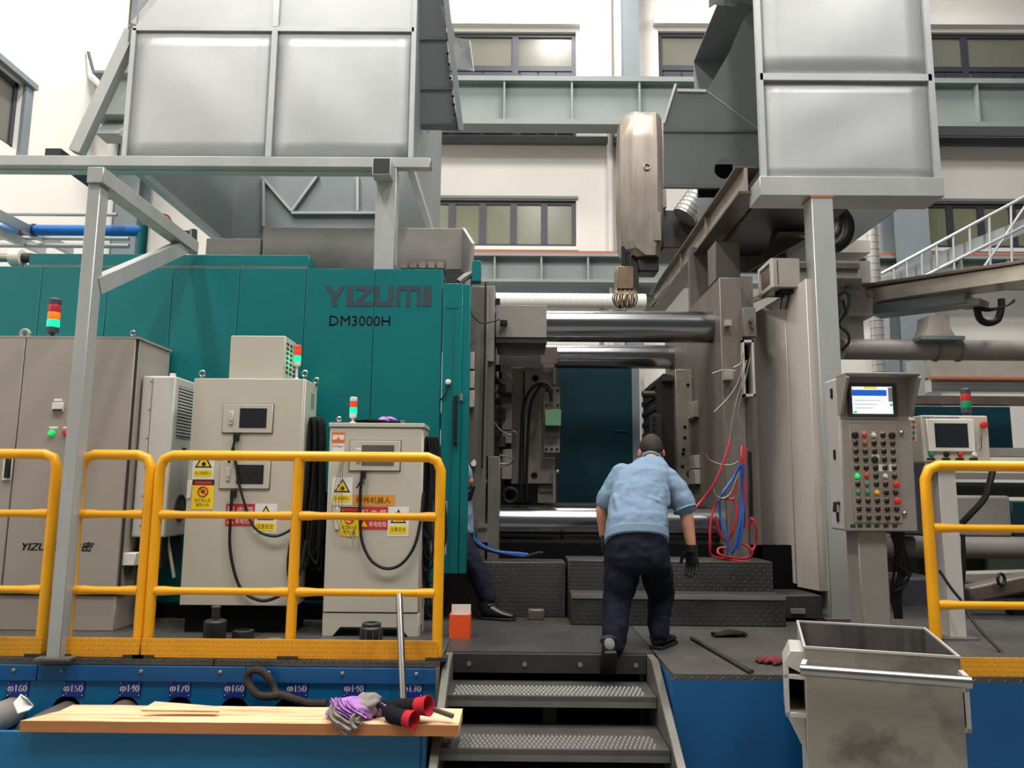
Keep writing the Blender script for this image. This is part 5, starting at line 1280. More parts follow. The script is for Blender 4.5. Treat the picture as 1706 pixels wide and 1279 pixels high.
kl = MB(); a = Vector((kx0, KY+.08, at(1400, 838, KY+.1).z)); kl.tube([a, a-Vector((.03, 0, 0)), a-Vector((.035, 0, .06))], .014, 8); kl.build('side_latch', 'rubber', kc)
px0, px1 = at(1434, 960, KY+.04).x, at(1482, 960, KY+.04).x
MB().box(px0, px1, KY+.05, KY+.24, PZ+.02, kz0).build('pedestal', 'console', kc, .006)
MB().box(px0-.06, px1+.06, KY, KY+.3, PZ, PZ+.02).build('pedestal_foot', 'stringer', kc)
for i in range(6):
    cable([(1485+i*4, 886, 5.35), (1492+i*3, 915, 5.36), (1490+i*4+(i % 2)*8, 950, 5.36), (1486+i*3, 985, 5.38), (1492+i*2, 1030, 5.4)], .010, kc)
cable([(1480, 930, 5.34), (1512, 955, 5.34), (1508, 975, 5.35), (1490, 985, 5.36)], .008, kc)

# ------------------------------------------------------------------ small operator panel
OY = 5.3
op = thing('operator_panel', at(1590, 1062, OY), 'small white operator panel with dark screen and red stop button on a post', 'operator panel')
x0, x1, z0, z1 = rect(1536, 692, 1648, 770, OY)
MB().box(x0, x1, OY, OY+.18, z0, z1).build('panel_case', 'cab_beige', op, .008, 2)
bz = MB().fbox(1545, 698, 1624, 752, OY-.015, OY).build('screen_bezel', 'white_plastic', op, .004)
MB().fbox(1558, 705, 1613, 745, OY-.017, OY-.015).build('screen', 'screen_dark', bz)
MB().lathe([(.014, 0), (.014, .02), (.026, .022), (.026, .035), (.018, .04)], at(1635, 708, OY), (0, -1, 0), 16).build('stop_button', 'button_red', op)
hp = MB(); hp.tube([at(1634, 726, OY), at(1634, 726, OY-.03), at(1634, 745, OY-.03), at(1634, 745, OY)], .007, 8); hp.build('handle', 'chrome_dull', op)
for p, m_ in ((1551, 'button_green'), (1576, 'button_black'), (1599, 'button_red'), (1622, 'button_white')):
    MB().lathe([(.018, 0), (.018, .014), (.013, .022)], at(p, 757, OY), (0, -1, 0), 12).build('button', m_, op); MB().fbox(p-7, 763, p+7, 766, OY-.002, OY).build('button_tag', 'print_black', op)
textp('\u538b\u94f8\u5468\u8fb9\u81ea\u52a8\u5316\u63a7\u5236\u67dc', 1538, 693.5, 1598, 697.5, OY-.001, 'blue_sign', op)
sd = MB().fbox(1513, 697, 1526, 735, OY+.03, OY+.05).build('key_strip', 'white_plastic', op, .002)
for j in range(4):
    for i in range(2): MB().fbox(1515+i*6, 700+j*9, 1519+i*6, 705+j*9, OY+.022, OY+.03).build('key', 'button_green' if j == 2 else 'button_brown', sd)
x0, x1 = at(1571, 900, OY+.05).x, at(1600, 900, OY+.05).x
MB().box(x0, x1, OY+.05, OY+.17, PZ+.01, z0).build('post', 'cab_light', op, .004)
MB().box(x0-.06, x1+.06, OY, OY+.22, PZ, PZ+.012).build('post_foot', 'stringer', op)
br = MB().fbox(1556, 780, 1571, 800, OY+.06, OY+.1).build('side_bracket', 'deck_edge', op)
cable([(1656, 772, 5.32), (1650, 800, 5.3), (1640, 830, 5.3), (1618, 855, 5.32), (1602, 872, 5.36)], .022, op)
cable([(1604, 890, 5.36), (1606, 940, 5.36), (1602, 990, 5.38), (1600, 1030, 5.4)], .014, op)
cable([(1565, 950, 5.3), (1585, 980, 5.25), (1605, 1005, 5.2), (1625, 1040, 5.1), (1672, 1090, 4.9)], .010, op)
p = at(1611, 690, OY+.08)
tower(p.x, OY+.08, z1, 'signal tower with red and green lenses and dark cap on the small operator panel', ['tower_green_dim', 'tower_red'], .033, .05, .03, capmat='frame_dark')

# ------------------------------------------------------------------ background machinery beyond the operator panel
BG = thing('neighbour_machine', at(1640, 800, 8.0), 'teal and grey neighbouring machine behind the small operator panel', 'machine')
MB().fbox(1525, 677, 1686, 760, 9.0, 9.1).build('machine_panel', 'teal_dark', BG, .004)
MB().fbox(1500, 662, 2400, 676, 8.6, 8.75).build('cross_bar', 'brown_steel', BG)
MB().fbox(1490, 748, 2400, 762, 8.2, 8.4).build('guide_rail', 'machine_grey', BG)
MB().fbox(1490, 790, 2400, 800, 8.0, 8.2).build('guide_rail', 'machine_grey', BG)
MB().fbox(1490, 806, 2400, 830, 8.3, 8.5).build('guide_beam', 'steel_dark', BG)
MB().fbox(1547, 825, 1686, 895, 7.4, 8.0).build('motor_cover', 'machine_grey', BG, .03, 3)
MB().fbox(1686, 835, 1900, 895, 7.4, 8.0).build('side_cover', 'teal_dark', BG, .01)
z = at(1620, 912, 7.3).z
MB().cyl((at(1440, 912, 7.3).x, 7.3, z), (9.0, 7.3, z), .1, n=24).build('drive_pipe', 'machine_grey', BG)
MB().fbox(1440, 930, 2400, 1060, 7.8, 8.4).build('machine_base', 'steel_dark', BG)
MB().fbox(1646, 929, 2400, 952, 7.75, 7.8).build('drip_tray', 'drip_green', BG)
MB().fbox(1500, 765, 1546, 892, 7.0, 7.35).build('dark_filler_box', 'frame_dark', BG, .02, 2)  # plain dark box, added to darken the view behind the console
MB().fbox(1386, 800, 1436, 890, 8.3, 8.6).build('rear_frame', 'frame_dark', BG)
MB().fbox(1556, 928, 1572, 944, 7.75, 7.8).build('warning_mark', 'print_orange_red', BG)
MB().fbox(1380, 890, 1440, 1030, 8.2, 8.6).build('rear_frame', 'steel_dark', BG)
MB().fbox(1500, 960, 1560, 1030, 6.9, 7.3).build('oil_drum', 'frame_dark', BG, .04, 3)
for p_ in (1800, 2050):
    x_ = at(p_, 800, 8.3).x; MB().box(x_-.08, x_+.08, 8.2, 8.75, PZ, at(1640, 662, 8.6).z).build('machine_leg', 'machine_grey', BG)
lv = thing('shot_lever', at(1660, 985, 6.4), 'grey-brown lever arm with a lifting shackle behind the yellow rail', 'lever')
MB().beam(at(1608, 990, 6.4), at(1760, 958, 6.4), .16, .13).build('lever_arm', 'brown_steel', lv, .02, 2)
MB().beam(at(1600, 962, 6.6), at(1760, 958, 6.6), .12, .1).build('lever_rod', 'machine_grey', lv, .02, 2)
MB().torus(at(1668, 965, 6.3), (.5, -1, 0), .045, .012, 14, 6).build('shackle', 'rubber', lv)
MB().beam(at(1690, 1000, 6.5), (at(1690, 1000, 6.5).x, 6.5, PZ), .1, .1).build('lever_stand', 'steel_dark', lv)
fs = thing('far_stack', at(1660, 620, 12.0), 'row of beige ducts and windows far behind the operator panel', 'ducting')
MB().fbox(1552, 602, 2300, 630, 12.0, 12.5).build('upper_duct', 'cement', fs)
MB().fbox(1552, 630, 2300, 634, 11.9, 12.0).build('red_edge', 'rail_red', fs)
MB().fbox(1552, 634, 2300, 655, 12.1, 12.3).build('light_band', 'duct', fs)
for p, m_ in ((1452, 'pipe_white'), (1497, 'column_grey'), (1538, 'galv_tube')):
    MB().fbox(p-9, 600, p+9, 860, 11.5, 11.7).build('upright', m_, fs)
for p_ in (1850, 2250):
    x_ = at(p_, 620, 12.2).x; MB().box(x_-.08, x_+.08, 12.1, 12.4, 0, at(1650, 602, 12.0).z).build('upright', 'galv_tube', fs)

# ------------------------------------------------------------------ waste bin
zr = .95
A, B, Cc, D = az(1339, 1077, zr), az(1600, 1094, zr), az(1527, 1046, zr), az(1312, 1032, zr)
# square the rim up: axes from the near edge
ex = (B-A); wd = ex.length; ex.normalize(); ey = Vector((-ex.y, ex.x, 0)); dp = .5*((D-A).dot(ey)+(Cc-B).dot(ey))
bn = thing('waste_bin', (A+B)/2+ey*dp/2-Vector((0, 0, zr)), 'open grey steel waste bin with front tube handle and side lifting pockets', 'bin', rz=math.atan2(ex.y, ex.x))
ORG[bn.name] = Vector((0, 0, 0))
hw, hd_ = wd/2, dp/2; th = .008
def bl(name, m_, x0, x1, y0, y1, z0, z1, bev=.002, par=None): return MB().box(x0, x1, y0, y1, z0, z1).build(name, m_, par or bn, bev, local=True)
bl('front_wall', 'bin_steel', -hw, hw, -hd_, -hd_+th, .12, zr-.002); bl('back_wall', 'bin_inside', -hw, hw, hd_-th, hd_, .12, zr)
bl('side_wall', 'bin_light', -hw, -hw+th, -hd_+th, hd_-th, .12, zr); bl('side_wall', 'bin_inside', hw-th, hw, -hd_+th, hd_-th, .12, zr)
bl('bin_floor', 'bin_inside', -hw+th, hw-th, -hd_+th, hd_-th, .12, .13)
for a, b, c, d in ((-hw-.002, hw+.002, -hd_-.002, -hd_+.009), (-hw-.002, hw+.002, hd_-.009, hd_+.002), (-hw-.002, -hw+.009, -hd_+.009, hd_-.009), (hw-.009, hw+.002, -hd_+.009, hd_-.009)):
    bl('rim', 'bin_light', a, b, c, d, zr-.008, zr+.003, .001)
zh = zr-.085
mb = MB(); mb.tube([(-hw-.02, -hd_-.06, zh), (hw+.02, -hd_-.06, zh)], .024, 16); mb.build('handle_tube', 'chrome_dull', bn, local=True)
for s in (-1, 1): MB().beam((s*(hw-.005), -hd_, zh+.02), (s*(hw+.012), -hd_-.06, zh), .02, .03).build('handle_bracket', 'bin_light', bn, local=True)
zt_, zs1_, zs0_, zb_ = [at(1325, q, 3.3).z for q in (1099, 1150, 1209, 1217)]
for s in (-1, 1):                       # fork pockets: front frame with an open slot, sloping cap
    xo = hw+(.085 if s < 0 else .03)
    def px_(a, b): return (min(s*a, s*b), max(s*a, s*b))
    y0, y1 = -hd_+.03, -hd_+.3
    a, b = px_(hw, xo); MB().box(a, b, y0, y1, zs0_-.02, zs0_).build('pocket_bottom', 'bin_light', bn, .002, local=True)
    MB().box(a, b, y0, y1, zs1_, zs1_+.02).build('pocket_shelf', 'bin_light', bn, .002, local=True)
    a, b = px_(xo-.02, xo); MB().prism([(a, zs0_-.02), (b, zs0_-.02), (b, zs1_+.06), (a, zs1_+.06)], 'y', y0, y1).build('pocket_cheek', 'bin_light', bn, .002, local=True)
    if s < 0:
        MB().prism([(-hw, zs1_+.021), (-xo, zs1_+.06), (-xo+.03, zt_), (-hw, zt_)], 'y', y0, y1).build('pocket_cap', 'bin_light', bn, .003, local=True)
        MB().prism([(-hw, zs0_-.021), (-xo, zs0_-.021), (-hw-.02, zs0_-.16), (-hw, zs0_-.16)], 'y', y0+.1, y1).build('pocket_gusset', 'bin_light', bn, .003, local=True)
    a, b = px_(hw, xo-.02); MB().box(a, b, y1-.02, y1-.01, zs0_, zs1_).build('pocket_back', 'black_void', bn, local=True)
for sx_ in (-1, 1):
    for sy_ in (-1, 1):
        c = MB(); c.cyl((sx_*(hw-.08)-.02, sy_*(hd_-.1), .06), (sx_*(hw-.08)+.02, sy_*(hd_-.1), .06), .06); w_ = c.build('caster', 'rubber', bn, local=True)
        MB().box(sx_*(hw-.08)-.035, sx_*(hw-.08)+.035, sy_*(hd_-.1)-.04, sy_*(hd_-.1)+.04, .1, .12).build('caster_plate', 'stringer', bn, local=True)

# ------------------------------------------------------------------ plank, cloth and gloves on the tooling rack
zpk = at(400, 1204, 3.93).z; pyb = az(400, 1176, zpk).y
xk0, xk1 = at(33, 1212, 3.93).x, at(764, 1205, 3.93).x
pk = thing('wooden_plank', ((xk0+xk1)/2, 4.0, zpk-.05), 'long sawn pine plank lying across the blue tooling rack', 'plank')
n = 24; v = []; f = []
random.seed(3)
for i in range(n+1):
    x = xk0+(xk1-xk0)*i/n; e = .004*random.uniform(-1, 1); tp = .05*(1-i/2) if i < 2 else 0
    v += [(x, 3.93+.002*e, zpk-.052), (x, 3.93+e*.6, zpk), (x, pyb+e, zpk-.001), (x, pyb+e, zpk-.052)]
for i in range(n):
    a = i*4; f += [(a+1, a+5, a+6, a+2), (a+3, a+2, a+6, a+7), (a, a+3, a+7, a+4)]
f += [(0, 1, 2, 3), (n*4+3, n*4+2, n*4+1, n*4)]
vs = [Vector(p) for p in v]
for p in vs[:4]: p.x += (p.y-3.93)*.5
m = MB(); m.add(vs, f); m.build('plank_body', 'wood', pk)
m = MB(); m.add([(p.x, p.y-.0006, p.z) for p in vs], [(i*4, i*4+4, i*4+5, i*4+1) for i in range(n)]); m.build('sawn_edge', 'wood_side', pk)
sv = MB().plate([at(235, 1182, 4.02), at(258, 1168, 4.05), at(300, 1171, 4.06), at(360, 1176, 4.06), at(365, 1184, 4.03)], .012).build('wood_offcut', 'wood'); tag(sv, 'flat splintered pine offcut lying on the long plank', 'offcut')
rg_ = MB(); 
def crumple(name, cx, cy, cz, rx, ry, rz_, m_, label, cat, seed, amp=.35, fq=3.0):
    random.seed(seed); n_, k_ = 40, 22; v = []; f = []
    ph = [(random.uniform(0, 6.28), random.uniform(0, 6.28), random.uniform(1, fq), random.uniform(1, fq)) for _ in range(7)]
    for j in range(k_+1):
        a = math.pi*j/k_
        for i in range(n_):
            q = 2*math.pi*i/n_; d = 1.0
            for p0, p1, f0, f1 in ph: d += amp/5*math.sin(round(f0)*q+p0+2*math.sin(a*f1+p1))*math.sin(a)
            d += .06*math.sin(9*a+4*math.sin(2*q+ph[0][0]))
            v.append((cx+rx*d*math.sin(a)*math.cos(q), cy+ry*d*math.sin(a)*math.sin(q), max(cz, cz+rz_*.75+rz_*d*math.cos(a))))
    for j in range(k_):
        for i in range(n_): f.append((j*n_+i, (j+1)*n_+i, (j+1)*n_+(i+1) % n_, j*n_+(i+1) % n_))
    m = MB(); m.add(v, f); return m
c = at(590, 1190, 4.02)
def fold_strip(pts, w, m_, par, nm, seed=1):
    random.seed(seed); P = cr(pts, 7); m = MB(); v = []; f = []; k = 9
    for i, p in enumerate(P):
        t = (P[min(i+1, len(P)-1)]-P[max(i-1, 0)]).normalized(); s = t.cross(Vector((0, -1, .35))).normalized(); nn = s.cross(t)
        for j in range(k):
            u = j/(k-1)-.5; v.append(p+s*w*u+nn*(.012*math.sin(u*14+i*.25+seed)+.02*math.cos(u*3.1)))
    for i in range(len(P)-1):
        for j in range(k-1): f.append((i*k+j, i*k+j+1, (i+1)*k+j+1, (i+1)*k+j))
    m.add(v, f); o = m.build(nm, m_, par, smooth=70); q = o.modifiers.new('thickness', 'SOLIDIFY'); q.thickness = .006
    return o
rag = thing('cleaning_rag', (c.x, 4.0, zpk), 'crumpled purple and grey cloth heaped on the wooden plank', 'cloth')
crumple('x', c.x-.005, 4.03, zpk, .115, .075, .055, '', '', '', 5).build('purple_fold', 'cloth_purple', rag, smooth=80)
crumple('x', at(612, 1175, 4.05).x, 4.05, zpk+.02, .075, .06, .055, '', '', '', 9, .5).build('grey_fold', 'cloth_grey', rag, smooth=80)
crumple('x', at(628, 1172, 4.07).x, 4.08, zpk, .05, .04, .035, '', '', '', 12).build('purple_corner', 'cloth_purple', rag, smooth=80)
fold_strip([at(560, 1175, 3.97), at(556, 1190, 3.93), at(572, 1205, 3.92), at(586, 1216, 3.915)], .06, 'cloth_grey', rag, 'hanging_corner', 2)
fold_strip([at(600, 1188, 3.95), at(590, 1198, 3.925), at(588, 1206, 3.92), at(592, 1215, 3.915)], .07, 'cloth_grey', rag, 'hanging_corner', 4)
for p, s in ((585, 1), (575, 2), (600, 5)): fold_strip([at(p-20, 1165+s, 3.99), at(p-14, 1180, 3.955), at(p, 1190, 3.94), at(p+8, 1196, 3.945)], .03, 'cloth_purple', rag, 'purple_pleat', s)
def work_glove(name, tip, mid, cuff, r, label, cm='cloth_black', rm='glove_red'):
    t = thing(name, mid, label, 'glove', 'gloves on the plank')
    P = cr([tip, (tip+mid)/2+Vector((0, 0, .006)), mid, (mid*.4+cuff*.6)], 5); R_ = [r*(.55+.45*min(1, i/6)) for i in range(len(P))]
    m = MB(); m.tube(P, R_, 14); m.build('glove_hand', cm, t)
    d = (cuff-mid).normalized(); a = mid*.4+cuff*.6
    L = (cuff-a).length
    m = MB(); m.lathe([(r*1.0, -.004), (r*1.06, L*.5), (r*1.22, L), (r*1.05, L-.003), (r*.85, L*.3), (r*.8, -.003)], a, d, 18); m.build('cuff', rm, t)
    m = MB(); m.lathe([(r*.84, 0), (r*.84, .002)], a+d*(L*.32), d, 18); m.build('cuff_inside', 'glove_maroon', t)
    fg = cr([tip+Vector((0, .0, .01)), tip+Vector((-.03, .03, .02)), tip+Vector((-.06, .05, .01))], 3)
    MB().tube(fg, [.012]*len(fg), 8).build('finger', cm, t)
    return t
g1 = work_glove('work_glove', at(650, 1180, 4.1), at(668, 1178, 4.02)+Vector((0, 0, .0)), at(715, 1175, 3.95), .042, 'upper black knit glove with red cuff on the plank end')
g2 = work_glove('work_glove', at(640, 1184, 3.99), at(658, 1192, 3.955), at(690, 1200, 3.90), .040, 'lower black knit glove with red cuff overhanging the plank edge')
tag(MB().beam(at(722, 1181, 3.99), at(755, 1193, 3.96), .022, .018).build('steel_strip', 'brown_steel'), 'short brown steel strip lying on the plank end beyond the gloves', 'strip')
# steel bar leaning in front of the rail
pr_ = MB(); pr_.cyl(at(672, 1166, 4.12), at(665, 990, 4.40), .019, n=14); tag(pr_.build('steel_bar', 'chrome_dull'), 'upright bare steel bar leaning against the yellow kick plate', 'bar')
# leather strap over the fascia
pts = [at(462, 1162, 4.40), at(457, 1148, 4.44), at(448, 1130, 4.44), at(434, 1117, 4.44), at(417, 1118, 4.44), at(413, 1132, 4.44), at(420, 1148, 4.42), at(432, 1158, 4.41), at(450, 1160, 4.38), at(470, 1158, 4.36), at(495, 1166, 4.32), at(520, 1172, 4.28), at(545, 1171, 4.25)]
m = MB(); P = cr(pts, 6); m.tube(P, .021, 10); tag(m.build('lifting_sling', 'sling'), 'dark worn lifting sling looped over the blue fascia beside the cloth', 'sling')
pc = MB().plate([at(26, 1180, 4.2), at(33, 1157, 4.28), at(55, 1176, 4.22), at(48, 1182, 4.18), at(30, 1188, 4.16)], .006)
pc.plate([at(33, 1157, 4.28), at(44, 1164, 4.2), at(55, 1176, 4.22)], .006); pc.plate([at(22, 1170, 4.2), at(33, 1158, 4.26), at(30, 1188, 4.17)], .005); tag(pc.build('paper_scrap', 'paper'), 'crumpled white paper scrap by the thick dark cylinder', 'paper')

# ------------------------------------------------------------------ loose items on the platform
def on(p, q): return az(p, q, PZ)
o = on(357, 1066)
cpl = thing('coupling', o, 'tall dark steel coupling with a thin neck behind the long yellow rail', 'coupling')
MB().lathe([(.066, 0), (.07, .01), (.07, .115), (.062, .125), (.03, .126), (.026, .128), (.026, .2)], o, n=28).build('body', 'steel_dark', cpl)
MB().lathe([(.026, .2), (.029, .202), (.029, .21), (.02, .212)], o, n=20).build('neck_cap', 'brown_steel', cpl)
o = on(405, 1062)
nt_ = thing('steel_ring', o, 'flat hexagonal steel ring lying beside the tall dark coupling', 'ring')
MB().lathe([(.045, .05), (.045, 0), (.07, 0), (.07, .045), (.062, .05)], o, n=6).build('ring_body', 'steel_dark', nt_)
MB().lathe([(.046, .051), (.046, .052)], o, n=18).build('ring_bore', 'black_void', nt_)
o = on(618, 1070)
cp2 = thing('coupling', o, 'squat dark grooved steel coupling under the shorter robot cabinet', 'coupling')
MB().lathe([(.066, 0), (.07, .006), (.07, .09), (.06, .1), (.06, .118), (.052, .124), (.034, .124), (.03, .09)], o, n=28).build('body', 'steel_dark', cp2)
m = MB()
for i in range(10):
    a = 2*math.pi*i/10; m = MB(); m.box(-.004, .004, -.003, .003, 0, .07)
    g = m.build('groove_rib', 'brown_steel', cp2, local=True); g.location = (.07*math.cos(a), .07*math.sin(a), .012); g.rotation_euler = (0, 0, a+math.pi/2)
o = on(455, 1068); tag(MB().lathe([(.04, .008), (.04, 0), (.06, 0), (.06, .012), (.052, .014)], o, n=24).build('washer', 'deck_edge'), 'thin steel washer on the deck behind the rail', 'washer')
# orange carton
q0 = on(748, 1063); q1 = on(783, 1063); w = q1.x-q0.x; hx_ = (at(765, 1024, q0.y).z-PZ)
cn = thing('orange_carton', ((q0.x+q1.x)/2, q0.y+.07, PZ), 'open orange and white carton standing on the deck', 'carton')
d = .13
MB().prism([(q0.x+.008, PZ), (q1.x-.004, PZ), (q1.x, PZ+hx_), (q0.x, PZ+hx_)], 'y', q0.y, q0.y+.004).build('front_flap', 'box_orange', cn)
MB().box(q0.x, q0.x+.004, q0.y+.004, q0.y+d, PZ, PZ+hx_).build('side_flap', 'box_orange', cn); MB().box(q1.x-.004, q1.x, q0.y+.004, q0.y+d, PZ, PZ+hx_).build('side_flap', 'box_orange', cn)
MB().box(q0.x+.004, q1.x-.004, q0.y+d-.004, q0.y+d, PZ, PZ+hx_+.05).build('back_flap', 'box_inside', cn)
MB().box(q0.x+.004, q1.x-.004, q0.y+.004, q0.y+d-.004, PZ+.0, PZ+hx_*.7).build('carton_filling', 'box_inside', cn)
# two long tongs, gloves, block
a, b = on(1151, 1065), on(1250, 1123); a.z = b.z = PZ+.012
tg = thing('long_tongs', (a+b)/2, 'pair of long thin dark steel tongs lying across the deck edge', 'tongs')
off = Vector((.012, .012, 0))
MB().cyl(a, b, .009, n=8).build('tong_arm', 'steel_dark', tg); MB().cyl(a+off, b+off*1.6, .009, n=8).build('tong_arm', 'steel_dark', tg)
MB().cyl(a+(b-a)*.25-off*.5+Vector((0, 0, .004)), a+(b-a)*.25+off*1.5+Vector((0, 0, .004)), .008, n=8).build('tong_pivot', 'brown_steel', tg)
def flat_glove(o, rz, s, m_, label):
    t = thing('work_glove', o, label, 'glove', rz=rz); ORG[t.name] = Vector((0, 0, 0))
    rings = []
    for x, w_, h_ in ((-.11, .045, .016), (-.06, .042, .016), (-.02, .05, .022), (.03, .055, .024), (.06, .05, .018)):
        rings.append([(x*s, w_*s*math.cos(q), max(0, h_*s+h_*s*math.sin(q))) for q in [2*math.pi*i/12 for i in range(12)]])
    MB().loft(rings).build('glove_hand', m_, t, local=True)
    for i in range(4):
        yy = (-.036+.024*i)*s; L = (.115, .135, .13, .1)[i]*s
        P = cr([(.045*s, yy, .016*s), ((.045*s+L)/2, yy*1.15, .024*s), (L, yy*1.3, .012*s)], 4); MB().tube(P, [.013*s]*(len(P)-1)+[.008*s], 8).build('finger', m_, t, local=True)
    P = cr([(-.01*s, .045*s, .014*s), (.025*s, .075*s, .018*s), (.06*s, .085*s, .01*s)], 4); MB().tube(P, [.014*s]*(len(P)-1)+[.009*s], 8).build('thumb', m_, t, local=True)
flat_glove(on(1213, 1060)-Vector((0, 0, 0)), .15, .95, 'glove_olive', 'dark olive work glove lying flat near the step')
flat_glove(on(1292, 1104), 3.3, .85, 'glove_maroon', 'maroon work glove lying beside the waste bin')
o = on(893, 1031); wb = MB().box(o.x-.06, o.x+.06, o.y-.05, o.y+.03, PZ, PZ+.075); tag(wb.build('wood_block', 'brown_steel', None, .006), 'small brown wooden block in front of the step', 'block')
# cloth pile, cup on the shorter cabinet
ztp = c3z+.018; o = at(630, 700, C3+.12)
cl = thing('dark_cloth', (o.x, C3+.15, ztp), 'crumpled black and lilac cloth on top of the shorter robot cabinet', 'cloth')
crumple('x', at(622, 700, 5.36).x, C3+.15, ztp, .12, .1, .022, '', '', '', 21, .4).build('black_fold', 'cloth_black', cl, smooth=80)
crumple('x', at(645, 700, 5.36).x, C3+.16, ztp+.006, .06, .05, .03, '', '', '', 23, .5).build('lilac_fold', 'cloth_purple', cl, smooth=80)
crumple('x', at(655, 700, 5.36).x, C3+.14, ztp, .05, .05, .018, '', '', '', 25, .4).build('black_corner', 'cloth_black', cl, smooth=80)
o = at(671, 701, C3+.14)
cu_ = thing('steel_cup', (o.x, C3+.14, ztp), 'small shiny steel cap beside the dark cloth on the shorter cabinet', 'cup')
MB().lathe([(.024, 0), (.026, .004), (.026, .025), (.02, .03)], (o.x, C3+.14, ztp), n=18).build('cup_body', 'chrome_dull', cu_)

# ------------------------------------------------------------------ people
def chain(mb, pts, rad, n=16, k=5):           # smooth tapered limb
    P = cr(pts, k); rs = []
    for i in range(len(P)):
        t = min(i/k, len(rad)-1-1e-6); a = int(t); rs.append(rad[a]+(rad[min(a+1, len(rad)-1)]-rad[a])*(t-a))
    mb.tube(P, rs, n); mb.ball(P[0], rs[0]*.98, 12, 8); mb.ball(P[-1], rs[-1]*.98, 12, 8)
def ringloft(mb, secs, n=24):                 # secs: (centre, half width, half depth, depth direction, power)
    rings = []
    for c, rx, ry, dv in secs:
        dv = Vector(dv).normalized(); rings.append([Vector(c)+Vector((1, 0, 0))*rx*math.copysign(abs(math.cos(q))**.85, math.cos(q))+dv*ry*math.copysign(abs(math.sin(q))**.85, math.sin(q)) for q in [2*math.pi*i/n for i in range(n)]])
    mb.loft(rings)
def remesh(o, vox, smooth=4, disp=None):
    k = o.modifiers.new('one_surface', 'REMESH'); k.mode = 'VOXEL'; k.voxel_size = vox; k.use_smooth_shade = True
    k = o.modifiers.new('relax', 'SMOOTH'); k.factor = .5; k.iterations = smooth
    if disp:
        tx = bpy.data.textures.new('cloth_folds', 'CLOUDS'); tx.noise_scale = disp[1]; tx.noise_depth = 1
        k = o.modifiers.new('folds', 'DISPLACE'); k.texture = tx; k.strength = disp[0]; k.mid_level = .5
    return o
def shoe(t, heel, d, upv, L=.27, w=.046, m_='shoe'):
    heel, d, upv = Vector(heel), Vector(d).normalized(), Vector(upv).normalized(); s = d.cross(upv).normalized(); upv = s.cross(d)
    secs = [(0, .8, .1), (.03, .9, .115), (.08, .9, .105), (.14, .95, .066), (.19, 1.0, .05), (.235, .9, .04), (.262, .55, .028)]
    rings = []
    for x, k, h in secs:
        c = heel+d*(x*L/.27); rings.append([c+s*w*k*math.cos(q)+upv*(h*(.5+.5*math.sin(q))+.016) for q in [2*math.pi*i/16 for i in range(16)]])
    m = MB(); m.loft(rings); o = m.build('shoe', m_, t, sub=1)
    rings = []
    for x, k, h in [(-.004, .7, 0), (.02, .9, 0), (.1, .88, 0), (.19, 1.05, 0), (.24, .92, 0), (.268, .5, 0)]:
        c = heel+d*(x*L/.27); rings.append([c+s*w*k*a+upv*b for a, b in ((-1, 0), (1, 0), (1, .02), (-1, .02))])
    m = MB(); m.loft(rings); m.build('sole', 'rubber', o, .003)
    MB().torus(heel+upv*.112+d*.05, upv, .042, .009, 14, 6).build('shoe_collar', 'shoe_heel', o)
    return o
def hand(t, wrist, d, side, palm_n, size, m_, curl=.5, spread=.012, nm='glove'):
    # wrist point, direction of the fingers, direction to the thumb, direction the palm faces
    wrist, d, side, pn = Vector(wrist), Vector(d).normalized(), Vector(side).normalized(), Vector(palm_n).normalized(); m = MB(); s = size/.19
    rings = []
    for x, w_, h_ in ((-.015, .03, .024), (.01, .032, .022), (.05, .041, .019), (.085, .044, .016), (.1, .04, .013)):
        rings.append([wrist+d*x*s+side*w_*s*math.cos(q)+pn*h_*s*math.sin(q) for q in [2*math.pi*i/14 for i in range(14)]])
    m.loft(rings)
    for i in range(4):
        o = side*((.032-.0213*i)*s); L = (.072, .082, .076, .058)[i]*s; b = wrist+d*.09*s+o; c1 = d*math.cos(curl*.5)+pn*math.sin(curl*.5); c2 = d*math.cos(curl*1.2)+pn*math.sin(curl*1.2)
        p1 = b+c1*L*.45; p2 = p1+c2*L*.55; P = [b-d*.02*s, b, p1, p2]; chain(m, P, [.0105*s, .0105*s, .0098*s, .0082*s], 8, 3)
    b = wrist+d*.03*s+side*.03*s; P = [b-side*.01*s, b+side*.022*s+d*.02*s+pn*.008*s, b+side*.03*s+d*.055*s+pn*.02*s]; chain(m, P, [.015*s, .0125*s, .0095*s], 8, 3)
    return remesh(m.build(nm, m_, t), .0042*s, 2)

# --- worker stepping up from the stairs
V = Vector
hip = at(1060, 917, 4.87); nk = at(1086, 771, 5.22); ax_ = (nk-hip).normalized()
per = Vector((0, ax_.z, -ax_.y)).normalized()          # depth direction across the leaning torso
p1 = thing('person', az(1060, 1083, PZ), 'worker in light blue shirt and dark trousers climbing onto the deck, back turned', 'person')
Lsh, Rsh = at(1031, 789, 5.15), at(1117, 797, 5.13)
Lel, Rel = at(1004, 846, 5.17), at(1143, 857, 5.06)
Lwr, Rwr = at(1006, 893, 5.2), at(1152, 911, 5.02)
hd_c = at(1085, 748, 5.31)
kR, kL = at(1101, 990, 5.06), at(1028, 1003, 4.86)
aR, aL = at(1097, 1060, 4.93), at(1021, 1080, 4.70)
hR, hL = at(1087, 930, 4.92), at(1037, 930, 4.88)
sk = MB()
ringloft(sk, [(hip, .15, .1, per), (hip.lerp(nk, .45), .13, .09, per), (hip.lerp(nk, .8), .15, .085, per), (nk, .055, .055, per), (nk+ax_*.04, .05, .052, per)])
chain(sk, [nk-ax_*.02, nk.lerp(hd_c, .5), hd_c], [.058, .056, .06])
sk.ball(hd_c, (.074, .092, .098), 24, 16)
